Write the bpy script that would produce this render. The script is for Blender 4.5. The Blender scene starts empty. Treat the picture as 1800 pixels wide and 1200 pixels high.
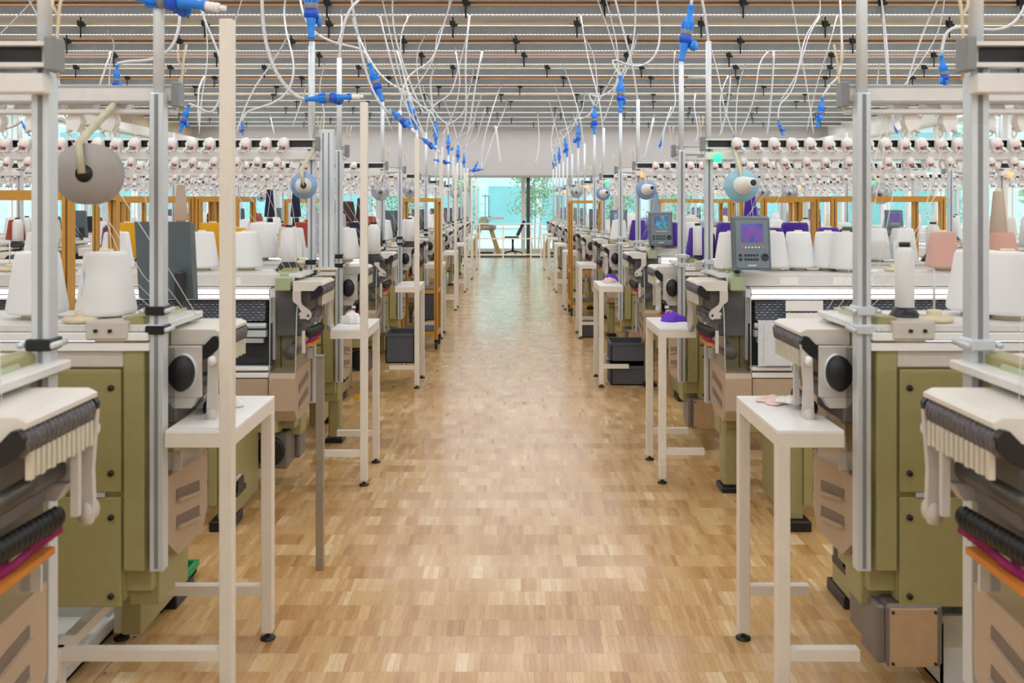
import bpy, bmesh, math, random
from mathutils import Vector, Matrix
S = bpy.context.scene
C = S.collection
random.seed(7)
F = 1600.0; VX = 897.0; HY = 360.0; CH = 1.6
PI = math.pi

# ------------------------------------------------------------------ camera
cd = bpy.data.cameras.new('camera'); cam = bpy.data.objects.new('camera', cd); C.objects.link(cam)
cam.location = (0, 0, CH); cam.rotation_euler = (PI/2, 0, 0)
cd.sensor_width = 36; cd.lens = 32; cd.shift_x = 3/1800; cd.shift_y = -240/1800
cd.clip_start = .05; cd.clip_end = 200
cd.dof.use_dof = True; cd.dof.focus_distance = 7.5; cd.dof.aperture_fstop = 5.0
S.camera = cam
# ------------------------------------------------------------------ world, lamps, exposure
S.view_settings.view_transform = 'Standard'; S.view_settings.look = 'None'
S.view_settings.gamma = 1; S.view_settings.use_curve_mapping = False
S.view_settings.exposure = -0.05
W = bpy.data.worlds.new('sky'); S.world = W; W.use_nodes = True
bg = W.node_tree.nodes['Background']; bg.inputs[0].default_value = (.92, .97, 1, 1); bg.inputs[1].default_value = 2.6
LEDP = 66.0; UPP = 34.0
def area(name, loc, rot, sx, sy, power, col=(.91, .965, 1)):
    l = bpy.data.lights.new(name, 'AREA'); l.shape = 'RECTANGLE'; l.size = sx; l.size_y = sy
    l.energy = power; l.color = col
    o = bpy.data.objects.new(name, l); C.objects.link(o); o.location = loc; o.rotation_euler = rot
    return o
BEAM_Y = [11.08 + 1.3*k for k in range(-12, 13)]
for k, y in enumerate(BEAM_Y):
    if k % 2 == 0:      # the LED lines along the underside of the steel beams
        area('led_line', (0, y+.004, 3.905), (0, 0, 0), 18.6, .016, LEDP*2)
    area('added_ceiling_fill', (0, y+.06, 3.97), (math.radians(108), 0, 0), 18.6, .03, UPP)   # added fill light to brighten the next joist, no real fitting

# ------------------------------------------------------------------ materials
def new_mat(name):
    m = bpy.data.materials.new(name); m.use_nodes = True
    return m, m.node_tree, m.node_tree.nodes['Principled BSDF']
def srgb(r, g, b):
    f = lambda c: (c/255/12.92) if c/255 <= .04045 else ((c/255+.055)/1.055)**2.4
    return (f(r), f(g), f(b), 1)
MATS = {}
def mat(name, rgb, rough=.5, metal=0, noise=.06, scale=30, coat=0, bump=0, stretch=None):
    if name in MATS: return MATS[name]
    m, t, p = new_mat(name)
    p.inputs['Roughness'].default_value = rough; p.inputs['Metallic'].default_value = metal
    p.inputs['Coat Weight'].default_value = coat
    c = srgb(*rgb)
    N = t.nodes
    tc = N.new('ShaderNodeTexCoord'); nz = N.new('ShaderNodeTexNoise'); nz.inputs['Scale'].default_value = scale
    nz.inputs['Detail'].default_value = 3
    if stretch:
        mp = N.new('ShaderNodeMapping'); mp.inputs['Scale'].default_value = stretch
        t.links.new(tc.outputs['Object'], mp.inputs[0]); t.links.new(mp.outputs[0], nz.inputs['Vector'])
    else: t.links.new(tc.outputs['Object'], nz.inputs['Vector'])
    cr = N.new('ShaderNodeValToRGB')
    cr.color_ramp.elements[0].position = .3; cr.color_ramp.elements[1].position = .7
    cr.color_ramp.elements[0].color = tuple(x*(1-noise) for x in c[:3])+(1,)
    cr.color_ramp.elements[1].color = tuple(min(1, x*(1+noise)) for x in c[:3])+(1,)
    t.links.new(nz.outputs['Fac'], cr.inputs[0]); t.links.new(cr.outputs[0], p.inputs['Base Color'])
    if bump:
        b = N.new('ShaderNodeBump'); b.inputs['Strength'].default_value = bump; b.inputs['Distance'].default_value = .002
        t.links.new(nz.outputs['Fac'], b.inputs['Height']); t.links.new(b.outputs[0], p.inputs['Normal'])
    MATS[name] = m
    return m
def emit(name, rgb, strength, base=None):
    if name in MATS: return MATS[name]
    m, t, p = new_mat(name)
    p.inputs['Base Color'].default_value = srgb(*(base or rgb))
    p.inputs['Emission Color'].default_value = srgb(*rgb); p.inputs['Emission Strength'].default_value = strength
    MATS[name] = m; return m
def clear(name, tint, gloss=.08, rough=.05):
    m, t, p = new_mat(name); N = t.nodes; N.remove(p)
    tr = N.new('ShaderNodeBsdfTransparent'); tr.inputs[0].default_value = tint
    gl = N.new('ShaderNodeBsdfGlossy'); gl.inputs['Roughness'].default_value = rough
    lw = N.new('ShaderNodeLayerWeight'); lw.inputs['Blend'].default_value = .25
    ma = N.new('ShaderNodeMath'); ma.operation = 'MULTIPLY_ADD'; ma.inputs[1].default_value = .5; ma.inputs[2].default_value = gloss
    mx = N.new('ShaderNodeMixShader')
    t.links.new(lw.outputs['Facing'], ma.inputs[0]); t.links.new(ma.outputs[0], mx.inputs[0])
    t.links.new(tr.outputs[0], mx.inputs[1]); t.links.new(gl.outputs[0], mx.inputs[2])
    t.links.new(mx.outputs[0], N['Material Output'].inputs[0])
    return m
GREEN = mat('olive_green_paint', (162, 154, 106), .42, noise=.03)
GREEN2 = mat('sage_green_plastic', (172, 182, 148), .4, noise=.03)
BEIGE = mat('warm_beige_plastic', (208, 201, 193), .4, noise=.03)
TAUPE = mat('taupe_plastic', (186, 164, 140), .45, noise=.03)
CREAMP = mat('cream_painted_steel', (234, 226, 214), .35, noise=.02)
WHITEP = mat('white_laminate', (246, 244, 242), .3, noise=.02)
PALE = mat('pale_grey_deck', (226, 224, 222), .35, noise=.03)
ALU = mat('brushed_aluminium', (216, 222, 228), .33, .3, noise=.05, scale=60, stretch=(8, 8, .5))
STEEL = mat('plain_steel', (168, 160, 148), .38, .6, noise=.06)
DARK = mat('dark_grey_metal', (58, 60, 64), .35, .3, noise=.1)
BLACK = mat('black_plastic', (26, 27, 30), .4, noise=.1)
GREYP = mat('grey_plastic', (132, 134, 136), .4, noise=.04)
CONS = mat('slate_console_plastic', (94, 106, 112), .45, noise=.03)
LILAC = mat('pale_lilac_plastic', (182, 182, 196), .45, noise=.03)
GOLD = mat('gold_anodised_aluminium', (206, 152, 66), .35, .25, noise=.08, scale=40, stretch=(6, 6, .6))
BLUE = mat('blue_plastic', (30, 132, 236), .35, noise=.04)
DBLUE = mat('deep_blue_plastic', (28, 84, 206), .35, noise=.04)
CABLE = mat('white_cable_sheath', (206, 206, 208), .4, noise=.02)
TUBE = mat('white_conduit', (228, 234, 240), .35, .1, noise=.03)
CREAM = mat('cream_plastic', (226, 212, 180), .45, noise=.04)
PORC = mat('white_porcelain', (244, 240, 238), .3, noise=.03)
REDM = mat('red_plastic', (190, 44, 52), .4, noise=.04)
YEL = mat('yellow_plastic', (240, 178, 40), .4, noise=.04)
MAGENTA = mat('magenta_yarn', (150, 36, 96), .9, noise=.2, scale=200)
BIN = mat('charcoal_crate_plastic', (84, 86, 96), .5, noise=.05)
MILK = mat('milky_plastic', (222, 224, 222), .35, noise=.03)
GREENP = mat('bright_green_plastic', (30, 150, 90), .45, noise=.03)
LED = emit('led_tube', (238, 242, 255), 1.6)
LEDC = emit('ceiling_led', (255, 252, 246), 2.2)
def dash(m):
    t = m.node_tree; N = t.nodes; p = N['Principled BSDF']; tc = N.new('ShaderNodeTexCoord'); sx = N.new('ShaderNodeSeparateXYZ')
    t.links.new(tc.outputs['Object'], sx.inputs[0]); a = N.new('ShaderNodeMath'); a.operation = 'DIVIDE'; a.inputs[1].default_value = .05
    f = N.new('ShaderNodeMath'); f.operation = 'FRACT'; g = N.new('ShaderNodeMath'); g.operation = 'GREATER_THAN'; g.inputs[1].default_value = .4
    h = N.new('ShaderNodeMath'); h.operation = 'MULTIPLY'; h.inputs[1].default_value = 1.5
    t.links.new(sx.outputs[0], a.inputs[0]); t.links.new(a.outputs[0], f.inputs[0]); t.links.new(f.outputs[0], g.inputs[0]); t.links.new(g.outputs[0], h.inputs[0])
    t.links.new(h.outputs[0], p.inputs['Emission Strength'])
dash(LEDC)
SEAT = mat('charcoal_fabric', (52, 54, 62), .8, noise=.1)
ACR = clear('clear_acrylic', (.93, .94, .95, 1), .05, .12)
GLASS = clear('window_glass', (.93, .98, .985, 1), .04, .02)
FILM = clear('clear_film', (.86, .88, .92, 1), .16, .25)
def yarn_mat(name, rgb):
    if name in MATS: return MATS[name]
    m, t, p = new_mat(name); N = t.nodes
    p.inputs['Roughness'].default_value = .85; p.inputs['Sheen Weight'].default_value = .15
    tc = N.new('ShaderNodeTexCoord'); w = N.new('ShaderNodeTexWave'); w.wave_type = 'BANDS'; w.bands_direction = 'Z'
    w.inputs['Scale'].default_value = 95; w.inputs['Distortion'].default_value = 2.5; w.inputs['Detail'].default_value = 1.5
    t.links.new(tc.outputs['Object'], w.inputs[0])
    cr = N.new('ShaderNodeValToRGB'); c = srgb(*rgb)
    cr.color_ramp.elements[0].color = tuple(x*.86 for x in c[:3])+(1,); cr.color_ramp.elements[1].color = tuple(min(1, x*1.04) for x in c[:3])+(1,)
    t.links.new(w.outputs['Fac'], cr.inputs[0]); t.links.new(cr.outputs[0], p.inputs['Base Color'])
    b = N.new('ShaderNodeBump'); b.inputs['Strength'].default_value = .25; b.inputs['Distance'].default_value = .001
    t.links.new(w.outputs['Fac'], b.inputs['Height']); t.links.new(b.outputs[0], p.inputs['Normal'])
    MATS[name] = m; return m
YC = {'white': (240, 240, 240), 'off-white': (228, 222, 210), 'yellow': (236, 178, 24), 'beige': (200, 180, 164), 'navy blue': (26, 32, 58),
      'rust red': (158, 62, 44), 'dark brown': (70, 46, 40), 'purple': (76, 36, 158), 'plum': (96, 36, 92), 'dusty pink': (220, 172, 158),
      'pale blue': (158, 176, 204), 'ochre': (190, 130, 40), 'speckled grey': (150, 150, 140), 'cream': (232, 220, 190)}

PW, PL = .0215, .13       # parquet stick width and length
def parquet():
    m, t, p = new_mat('oak_parquet'); N = t.nodes; L = t.links
    g = N.new('ShaderNodeNewGeometry'); sx = N.new('ShaderNodeSeparateXYZ'); L.new(g.outputs['Position'], sx.inputs[0])
    def M(op, a, b=None, c=None):
        n = N.new('ShaderNodeMath'); n.operation = op
        for i, v in enumerate((a, b, c)):
            if v is None: continue
            if isinstance(v, (int, float)): n.inputs[i].default_value = v
            else: L.new(v, n.inputs[i])
        return n.outputs[0]
    ry = M('DIVIDE', sx.outputs[1], PL); row = M('FLOOR', ry); fy = M('FRACT', ry)
    off = M('MULTIPLY', M('FRACT', M('MULTIPLY', row, .618034)), PW)
    cx = M('DIVIDE', M('ADD', sx.outputs[0], off), PW); col = M('FLOOR', cx); fx = M('FRACT', cx)
    def wn(a, b, c=0.0):
        v = N.new('ShaderNodeCombineXYZ'); w = N.new('ShaderNodeTexWhiteNoise'); w.noise_dimensions = '3D'
        for i, q in enumerate((a, b, c)):
            if isinstance(q, (int, float)): v.inputs[i].default_value = q
            else: L.new(q, v.inputs[i])
        L.new(v.outputs[0], w.inputs[0]); return w.outputs['Value']
    r1 = wn(col, row, 1.5)
    # neighbouring sticks often come from the same board
    blk = M('FLOOR', M('DIVIDE', M('ADD', col, M('MULTIPLY', wn(row, 3.3), 9)), 3.0))
    r2 = wn(blk, row, 7.5); r3 = wn(row, 4.5, 2.2)
    r4 = wn(M('FLOOR', M('DIVIDE', M('ADD', col, M('MULTIPLY', r3, 9)), 17.0)), row, 3.1)
    gr = N.new('ShaderNodeTexNoise'); gr.inputs['Scale'].default_value = 1; gr.inputs['Detail'].default_value = 4
    cv = N.new('ShaderNodeCombineXYZ'); L.new(M('MULTIPLY', sx.outputs[0], 170), cv.inputs[0])
    L.new(M('MULTIPLY', sx.outputs[1], 16), cv.inputs[1]); L.new(M('MULTIPLY', r1, 40), cv.inputs[2]); L.new(cv.outputs[0], gr.inputs['Vector'])
    v = M('ADD', M('MULTIPLY', r1, .27), M('MULTIPLY', r2, .37)); v = M('ADD', v, M('MULTIPLY', r4, .22))
    v = M('ADD', v, M('MULTIPLY', M('SUBTRACT', gr.outputs['Fac'], .5), .5)); v = M('ADD', v, .07)
    cr = N.new('ShaderNodeValToRGB'); e = cr.color_ramp.elements
    e[0].position = .1; e[0].color = srgb(172, 122, 68); e[1].position = .95; e[1].color = srgb(240, 220, 182)
    for pos, c in ((.28, (192, 146, 92)), (.5, (206, 165, 110)), (.72, (220, 184, 132))):
        q = e.new(pos); q.color = srgb(*c)
    L.new(v, cr.inputs[0])
    # joints between sticks
    ex = M('LESS_THAN', fx, .05); ey = M('LESS_THAN', fy, .008); j = M('MAXIMUM', ex, ey)
    mx = N.new('ShaderNodeMix'); mx.data_type = 'RGBA'; L.new(M('MULTIPLY', j, .22), mx.inputs[0])
    L.new(cr.outputs[0], mx.inputs[6]); mx.inputs[7].default_value = srgb(132, 86, 46)
    L.new(mx.outputs[2], p.inputs['Base Color'])
    L.new(M('ADD', M('MULTIPLY', r1, .1), .27), p.inputs['Roughness'])
    p.inputs['Coat Weight'].default_value = .6; p.inputs['Coat Roughness'].default_value = .13
    return m
PARQ = parquet()

# ------------------------------------------------------------------ mesh building
class MB:
    """collects shapes into one mesh; T maps local (u, v, w) to object space"""
    def __init__(s, T=None, flip=False):
        s.v = []; s.f = []; s.m = []; s.mi = 0; s.T = T; s.flip = flip; s.smooth = []
        s.sm = False
    def add(s, vs, fs):
        b = len(s.v); s.v += [tuple(x) for x in vs]
        for f in fs:
            s.f.append([b+i for i in f]); s.m.append(s.mi); s.smooth.append(s.sm)
        return s
    def box(s, x0, x1, y0, y1, z0, z1, ch=0):
        if ch <= 0:
            vs = [(x, y, z) for x in (x0, x1) for y in (y0, y1) for z in (z0, z1)]
            return s.add(vs, [(0, 1, 3, 2), (4, 6, 7, 5), (0, 4, 5, 1), (2, 3, 7, 6), (0, 2, 6, 4), (1, 5, 7, 3)])
        bm = bmesh.new(); bmesh.ops.create_cube(bm, size=1)
        for q in bm.verts:
            q.co = Vector(((x0+x1)/2+q.co.x*(x1-x0), (y0+y1)/2+q.co.y*(y1-y0), (z0+z1)/2+q.co.z*(z1-z0)))
        bmesh.ops.bevel(bm, geom=bm.edges[:], offset=ch, segments=1, affect='EDGES')
        bm.verts.index_update()
        s.add([q.co[:] for q in bm.verts], [[q.index for q in f.verts] for f in bm.faces]); bm.free(); return s
    def prism(s, pts, a0, a1, axis='y'):
        """2D outline extruded along an axis. axis y: pts=(x,z); axis x: pts=(y,z); axis z: pts=(x,y)"""
        def P(p, a): return {'y': (p[0], a, p[1]), 'x': (a, p[0], p[1]), 'z': (p[0], p[1], a)}[axis]
        n = len(pts); vs = [P(p, a0) for p in pts]+[P(p, a1) for p in pts]
        fs = [list(range(n)), list(range(2*n-1, n-1, -1))]+[(i, i+n, (i+1) % n+n, (i+1) % n) for i in range(n)]
        fs = [list(reversed(f)) for f in fs]
        ar = sum(pts[i][0]*pts[(i+1) % n][1]-pts[(i+1) % n][0]*pts[i][1] for i in range(n))
        if (ar < 0) ^ (axis == 'y'): fs = [list(reversed(f)) for f in fs]
        if axis == 'y': pass
        return s.add(vs, fs)
    def lathe(s, prof, c=(0, 0, 0), axis=(0, 0, 1), n=16):
        a = Vector(axis).normalized(); q = Vector((0, 0, 1)).rotation_difference(a).to_matrix(); c = Vector(c)
        vs = []; fs = []
        for r, z in prof:
            for k in range(n):
                t = 2*PI*k/n; vs.append((c+q@Vector((r*math.cos(t), r*math.sin(t), z)))[:])
        for i in range(len(prof)-1):
            for k in range(n):
                fs.append((i*n+k, i*n+(k+1) % n, (i+1)*n+(k+1) % n, (i+1)*n+k))
        fs.append(list(range(n-1, -1, -1))); fs.append([(len(prof)-1)*n+k for k in range(n)])
        o = s.sm; s.sm = True; s.add(vs, fs); s.sm = o; return s
    def cyl(s, p0, p1, r, n=12, r2=None):
        p0 = Vector(p0); p1 = Vector(p1); d = p1-p0
        return s.lathe([(r, 0), (r if r2 is None else r2, d.length)], p0, d, n)
    def tube(s, pts, r, n=6):
        pts = [Vector(p) for p in pts]; vs = []; fs = []
        up = Vector((0, 0, 1)); prev = None
        for i, p in enumerate(pts):
            d = (pts[min(i+1, len(pts)-1)]-pts[max(i-1, 0)]).normalized()
            if prev is None:
                x = d.cross(up if abs(d.z) < .9 else Vector((1, 0, 0))).normalized()
            else: x = (prev-d*prev.dot(d)).normalized()
            prev = x; y = d.cross(x)
            for k in range(n):
                t = 2*PI*k/n; vs.append((p+x*r*math.cos(t)+y*r*math.sin(t))[:])
        for i in range(len(pts)-1):
            for k in range(n): fs.append((i*n+k, i*n+(k+1) % n, (i+1)*n+(k+1) % n, (i+1)*n+k))
        fs.append(list(range(n-1, -1, -1))); fs.append([(len(pts)-1)*n+k for k in range(n)])
        o = s.sm; s.sm = True; s.add(vs, fs); s.sm = o; return s
    def build(s, name, m, parent=None, loc=None):
        T = s.T; vs = [T(*v) for v in s.v] if T else s.v
        fs = [list(reversed(f)) for f in s.f] if s.flip else s.f
        me = bpy.data.meshes.new(name); me.from_pydata(vs, [], fs); me.update()
        bm = bmesh.new(); bm.from_mesh(me); bmesh.ops.recalc_face_normals(bm, faces=bm.faces[:]); bm.to_mesh(me); bm.free()
        for q in (m if isinstance(m, (list, tuple)) else [m]): me.materials.append(q)
        me.polygons.foreach_set('material_index', s.m); me.polygons.foreach_set('use_smooth', s.smooth)
        o = bpy.data.objects.new(name, me); C.objects.link(o)
        if parent: o.parent = parent
        if loc: o.location = loc
        return o
def tag(o, label, cat, group=None, kind=None):
    if label: o['label'] = label
    if cat: o['category'] = cat
    if group: o['group'] = group
    if kind: o['kind'] = kind
    return o
def empty(name, loc=(0, 0, 0)):
    o = bpy.data.objects.new(name, None); C.objects.link(o); o.location = loc; o.empty_display_size = .1; return o
CH_OF = {}
def kids(o):
    return [c for c in o.children]
def copy_tree(o, parent=None):
    c = o.copy(); C.objects.link(c)
    if parent: c.parent = parent
    for k in kids_cache(o): copy_tree(k, c)
    return c
_kc = {}
def kids_cache(o):
    if o.name not in _kc: _kc[o.name] = list(o.children)
    return _kc[o.name]
def struct(name, mb, m): o = mb.build(name, m); o['kind'] = 'structure'; return o
def at(px, py, Y): return Vector(((px-VX)*Y/F, Y, CH-(py-HY)*Y/F))
ORD = ['nearest', 'second', 'third', 'fourth', 'fifth', 'sixth', 'seventh', 'eighth', 'ninth', 'tenth', 'eleventh', 'twelfth',
       'thirteenth', 'fourteenth', 'fifteenth', 'sixteenth', 'seventeenth', 'eighteenth', 'nineteenth', 'twentieth',
       'twenty-first', 'twenty-second', 'twenty-third', 'twenty-fourth']

# ------------------------------------------------------------------ the hall
XW = 9.7; Y0 = -5.0; Y1 = 31.0; ZC = 4.35; YL = 27.8
PX = 1.40; PY0 = 23*PL; PY1 = 30*PL      # the patch with sticks built one by one: 2.99 .. 3.9
fl = MB()
for (a, b, c, d, z) in ((-XW, XW, Y0, PY0, 0), (-XW, XW, PY1, Y1, 0), (-XW, -PX, PY0, PY1, 0), (PX, XW, PY0, PY1, 0), (-PX, PX, PY0, PY1, -.006)):
    fl.box(a, b, c, d, -.1, z)
floor = struct('floor', fl, PARQ)
n = 0; rest = MB()
for r in range(23, 30):
    off = ((r*.618034) % 1)*PW
    c = math.ceil((-PX+off)/PW)
    while (c+1)*PW-off <= PX:
        x0 = c*PW-off; g = .00015; dz = random.uniform(-.0003, .0002)
        if n < 300 and abs(x0+.01) < 1.15:
            MB().box(-PW/2+g, PW/2-g, -PL/2+g, PL/2-g, -.006, dz).build('parquet_stick', PARQ, floor, (x0+PW/2, (r+.5)*PL, 0)); n += 1
        else: rest.box(x0+g, x0+PW-g, r*PL+g, (r+1)*PL-g, -.006, dz)
        c += 1
o = rest.build('parquet_sticks', PARQ, floor); o['kind'] = 'stuff'
CEILM = mat('pale_ceiling_board', (206, 196, 182), .6, noise=.06, scale=3)
WALLM = mat('warm_grey_wall_paint', (176, 170, 170), .7, noise=.02, scale=4)
TANW = mat('tan_wall_panel', (196, 176, 150), .6, noise=.03, scale=4)
WHITEW = mat('white_wall_paint', (236, 236, 234), .6, noise=.02, scale=4)
WOOD = mat('red_brown_timber', (170, 118, 72), .55, noise=.2, scale=4, stretch=(.6, 8, 8))
BEAMG = mat('galvanised_steel', (152, 156, 158), .45, .3, noise=.08, scale=6)
PANW = mat('pinkish_white_metal', (206, 198, 198), .4, .1, noise=.06, scale=1.5)
ceil = struct('ceiling', MB().box(-XW, XW, Y0, Y1, ZC, ZC+.1), CEILM)
protos = {}
def put(key, maker, loc, parent):
    if key not in protos: o = maker(); protos[key] = o
    else: o = protos[key].copy(); C.objects.link(o)
    o.location = loc; o.parent = parent; return o
panmats = [PANW, mat('beige_metal', (178, 162, 144), .45, .1, noise=.06, scale=1.5), mat('lilac_white_metal', (214, 204, 212), .4, .1, noise=.05, scale=1.2), mat('light_grey_metal', (176, 174, 168), .45, .1, noise=.06, scale=1.5)]
woodm = [WOOD, mat('brown_timber', (140, 96, 54), .55, noise=.2, scale=4, stretch=(.6, 8, 8)), mat('pale_perforated_board', (222, 204, 170), .55, noise=.1, scale=8, stretch=(.6, 8, 8))]
PK = [1, 3, 1, 2, 3, 0, 2, 3, 1, 0]; WK = [0, 1, 1, 2, 1, 0, 2, 0, 1, 2]; WH = [.036, .012, .014, .03, .03, .034, .03]
for k, y in enumerate(BEAM_Y):
    b = put('beam', lambda: MB().box(-XW, XW, 0, .012, 3.92, 4.02).box(-XW, XW, 0, .05, 3.92, 3.926).box(-XW, XW, 0, .05, 4.014, 4.02).build('steel_beam', BEAMG), (0, y, 0), ceil)
    put('led', lambda: MB().box(-XW, XW, -.004, .008, 3.912, 3.92).build('led_strip', LEDC), (0, y, 0), ceil)
    q = PK[k % 10]; put('pan%d' % q, lambda: MB().box(-XW, XW, .0, .02, -.04, .1).box(-XW, XW, -.03, .02, -.045, -.04).build('light_panel', panmats[q]), (0, y-.16, 4.17), ceil)
    q2 = WK[k % 10]; hh = WH[k % 7]; put('wood%d_%d' % (q2, k % 7), lambda: MB().box(-XW, XW, 0, .06, -.03, -.03+hh).build('timber_batten', woodm[q2]), (0, y+.05, 4.085), ceil)
    off = random.uniform(0, 1.6)
    for i in range(-6, 7):
        x = i*1.68+off-.8
        if abs(x) > 9.4: continue
        if y < 9 and abs(x) > 5: continue
        put('clamp', lambda: MB().box(-.03, .03, -.05, .02, -.035, .035).box(-.045, -.03, -.03, 0, -.02, .05).box(.03, .06, -.04, .01, -.03, .0).cyl((0, -.02, -.19), (0, -.02, .17), .011, 6).build('hanger_clamp', [BLACK]), (x, y-.04, 4.05), ceil)
# trim: LED trim and side walls
def side_wall(side, ylo, windows):
    nm = 'wall_left' if side < 0 else 'wall_right'
    w = MB(); x0, x1 = sorted((side*XW, side*(XW+.25)))
    w.box(x0, x1, Y0, Y1, 3.4, ZC); w.box(x0, x1, Y0, ylo, 0, 3.4)
    w.box(x0, x1, ylo, Y1, 0, .12)
    return struct(nm, w, TANW if side < 0 else WHITEW)
side_wall(-1, 15.0, 0); side_wall(1, 6.0, 0)
soff = MB().box(XW-.35, XW, Y0, YL, 3.42, 3.62); struct('trim_1', soff, WHITEW)
soff = MB().box(-XW, -XW+.35, 8, YL, 3.42, 3.6); struct('trim_2', soff, WHITEW)
wi = 1
for side, ylo in ((-1, 15.0), (1, 6.0)):
    win = empty('window_%d' % wi, (side*(XW+.05), ylo, 0)); win['kind'] = 'structure'; wi += 1
    nn = int((Y1-ylo)/1.45)
    for i in range(nn+1):
        y = i*(Y1-ylo)/nn
        MB().box(-.09, .09, y-.09, y+.09, .12, 3.4).build('mullion', WHITEW, win)
        if i < nn:
            MB().box(-.01, .01, y+.09, y+(Y1-ylo)/nn-.09, .12, 3.4).build('pane', GLASS, win)
            MB().box(-.05, .05, y+.09, y+(Y1-ylo)/nn-.09, 2.5, 2.56).build('transom', ALU, win)
struct('wall_back', MB().box(-XW, XW, Y0-.2, Y0, 0, ZC), WHITEW)
# dropped wall above the glazed end, then the glazed bay behind it
struct('wall_front', MB().box(-XW, XW, YL, YL+.3, 2.5, ZC), WALLM)
struct('trim_3', MB().box(-XW, XW, YL-.03, YL+.33, 2.44, 2.5), mat('brown_grey_metal', (140, 128, 120), .5))
struct('trim_4', MB().box(-XW, XW, YL, YL+.12, .0, .04), DARK)
win = empty('window_3', (0, 31.0, 0)); win['kind'] = 'structure'
xs = [-9.6, -7.9, -6.2, -4.5, -2.9, -1.35, .44, 2.0, 3.6, 5.2, 6.8, 8.3, 9.6]
for i, x in enumerate(xs):
    MB().box(x-.07, x+.07, -.06, .06, .1, 4.0).build('mullion', WHITEW, win)
    if i < len(xs)-1: MB().box(x+.07, xs[i+1]-.07, -.01, .01, .1, 4.0).build('pane', GLASS, win)
MB().box(-9.7, 9.7, -.12, .06, 0, .12).build('window_sill', WHITEW, win)
o = MB().box(-.055, .055, -.055, .055, 0, 2.5).build('slender_column', DARK, None, (.56, 28.6, 0)); tag(o, None, None, kind='structure'); o.name = 'trim_5'

# ------------------------------------------------------------------ outside
TER = mat('pale_terrace_paving', (214, 222, 218), .8, noise=.05, scale=2)
FAC = mat('pale_aqua_facade', (206, 228, 230), .7, noise=.03, scale=1)
FACG = mat('aqua_glass_facade', (128, 190, 194), .25, noise=.05, scale=1)
LEAF = mat('leaf_green', (112, 156, 104), .7, noise=.3, scale=4)
LEAF2 = mat('pale_leaf_green', (170, 200, 150), .7, noise=.25, scale=4)
BARK = mat('pale_birch_bark', (206, 200, 190), .8, noise=.2, scale=12)
tag(MB().box(-60, 60, 31.06, 75, -.3, -.05).box(-60, -XW-.3, -20, 31.06, -.3, -.05).box(XW+.3, 60, -20, 31.06, -.3, -.05).build('terrace', TER), None, None, kind='structure')
fb = empty('office_building', (0, 44, 0)); tag(fb, 'pale aqua building beyond the glazed end of the hall', 'building')
MB().box(-26, 26, .3, 8, -.1, 9).build('facade', FAC, fb)
for i in range(-8, 9):
    for j in range(3):
        w = MB().box(i*2.6-1.05, i*2.6+1.05, .16, .3, .6+j*2.6, 2.5+j*2.6).build('window', FACG, fb)
        MB().box(i*2.6-1.15, i*2.6+1.15, .1, .34, .5+j*2.6, .6+j*2.6).build('sill', WHITEW, w)
def tree(name, x, y, h, r, seed, label, stems=3, leaf=(LEAF, LEAF2), nl=900):
    rnd = random.Random(seed); t = empty(name, (x, y, -.05)); tag(t, label, 'tree', 'trees and shrubs outside the glass')
    tr = MB(); tips = []
    for s_ in range(stems):
        a = rnd.uniform(0, 2*PI); bx, by = .12*math.cos(a), .12*math.sin(a); pts = []
        for k in range(7):
            f = k/6; pts.append((bx+math.cos(a)*f*r*.5+rnd.uniform(-.05, .05), by+math.sin(a)*f*r*.5, f*h*.9))
        tr.tube(pts, .028, 5)
        for k in range(2, 7):
            for q in range(4):
                b = rnd.uniform(0, 2*PI); L = r*rnd.uniform(.4, .9)*(1-.35*k/6)
                p0 = Vector(pts[k]); p2 = p0+Vector((math.cos(b)*L, math.sin(b)*L, rnd.uniform(0, .5)))
                tr.tube([p0, (p0+p2)/2+Vector((0, 0, .08)), p2], .008, 4); tips.append((p0, p2))
    tr.build('trunk', BARK, t)
    for mi, m in enumerate(leaf):
        lf = MB()
        for k in range(nl):
            p0, p2 = rnd.choice(tips); c = p0.lerp(p2, rnd.uniform(.25, 1.15))+Vector((rnd.gauss(0, .13), rnd.gauss(0, .13), rnd.gauss(0, .14)))
            e1 = Vector((rnd.uniform(-1, 1), rnd.uniform(-1, 1), rnd.uniform(-1, 1))).normalized()*.055; e2 = e1.orthogonal().normalized()*.032
            lf.add([c-e1, c+e2, c+e1, c-e2], [(0, 1, 2, 3)])
        o = lf.build('foliage', m, t); o['kind'] = 'stuff'
tree('birch_tree', .9, 33.5, 4.2, 1.25, 3, 'multi-stemmed birch tree right of centre outside the end window')
tree('birch_tree', -1.9, 35.2, 3.6, .8, 4, 'thin leafy birch tree left of centre outside the end window', 2, nl=500)
for i, (x, y) in enumerate(((3.8, 34), (6.4, 33.4), (8.8, 35), (-4.4, 34), (-7.2, 35))):
    tree('shrub', x, y, 3.2, 1.3, 20+i, 'leafy shrub behind the machines, %s of those outside the end glazing' % ['third from right', 'second from right', 'furthest right', 'second from left', 'furthest left'][i], 3)
for i in range(8):
    tree('garden_tree', 13.5+1.8*(i % 3), 8+3.4*i, 3.8, 1.7, 40+i, 'garden tree outside the right-hand windows, %s along the wall' % ORD[i], 2, nl=500)
hd = MB(); rr = random.Random(9)
for k in range(9000):
    c = Vector((rr.uniform(20, 22), rr.uniform(2, 36), rr.uniform(-.1, 2.6))); e1 = Vector((rr.uniform(-1, 1), rr.uniform(-1, 1), rr.uniform(-1, 1))).normalized()*.2; e2 = e1.orthogonal().normalized()*.12
    hd.add([c-e1, c+e2, c+e1, c-e2], [(0, 1, 2, 3)])
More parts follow.
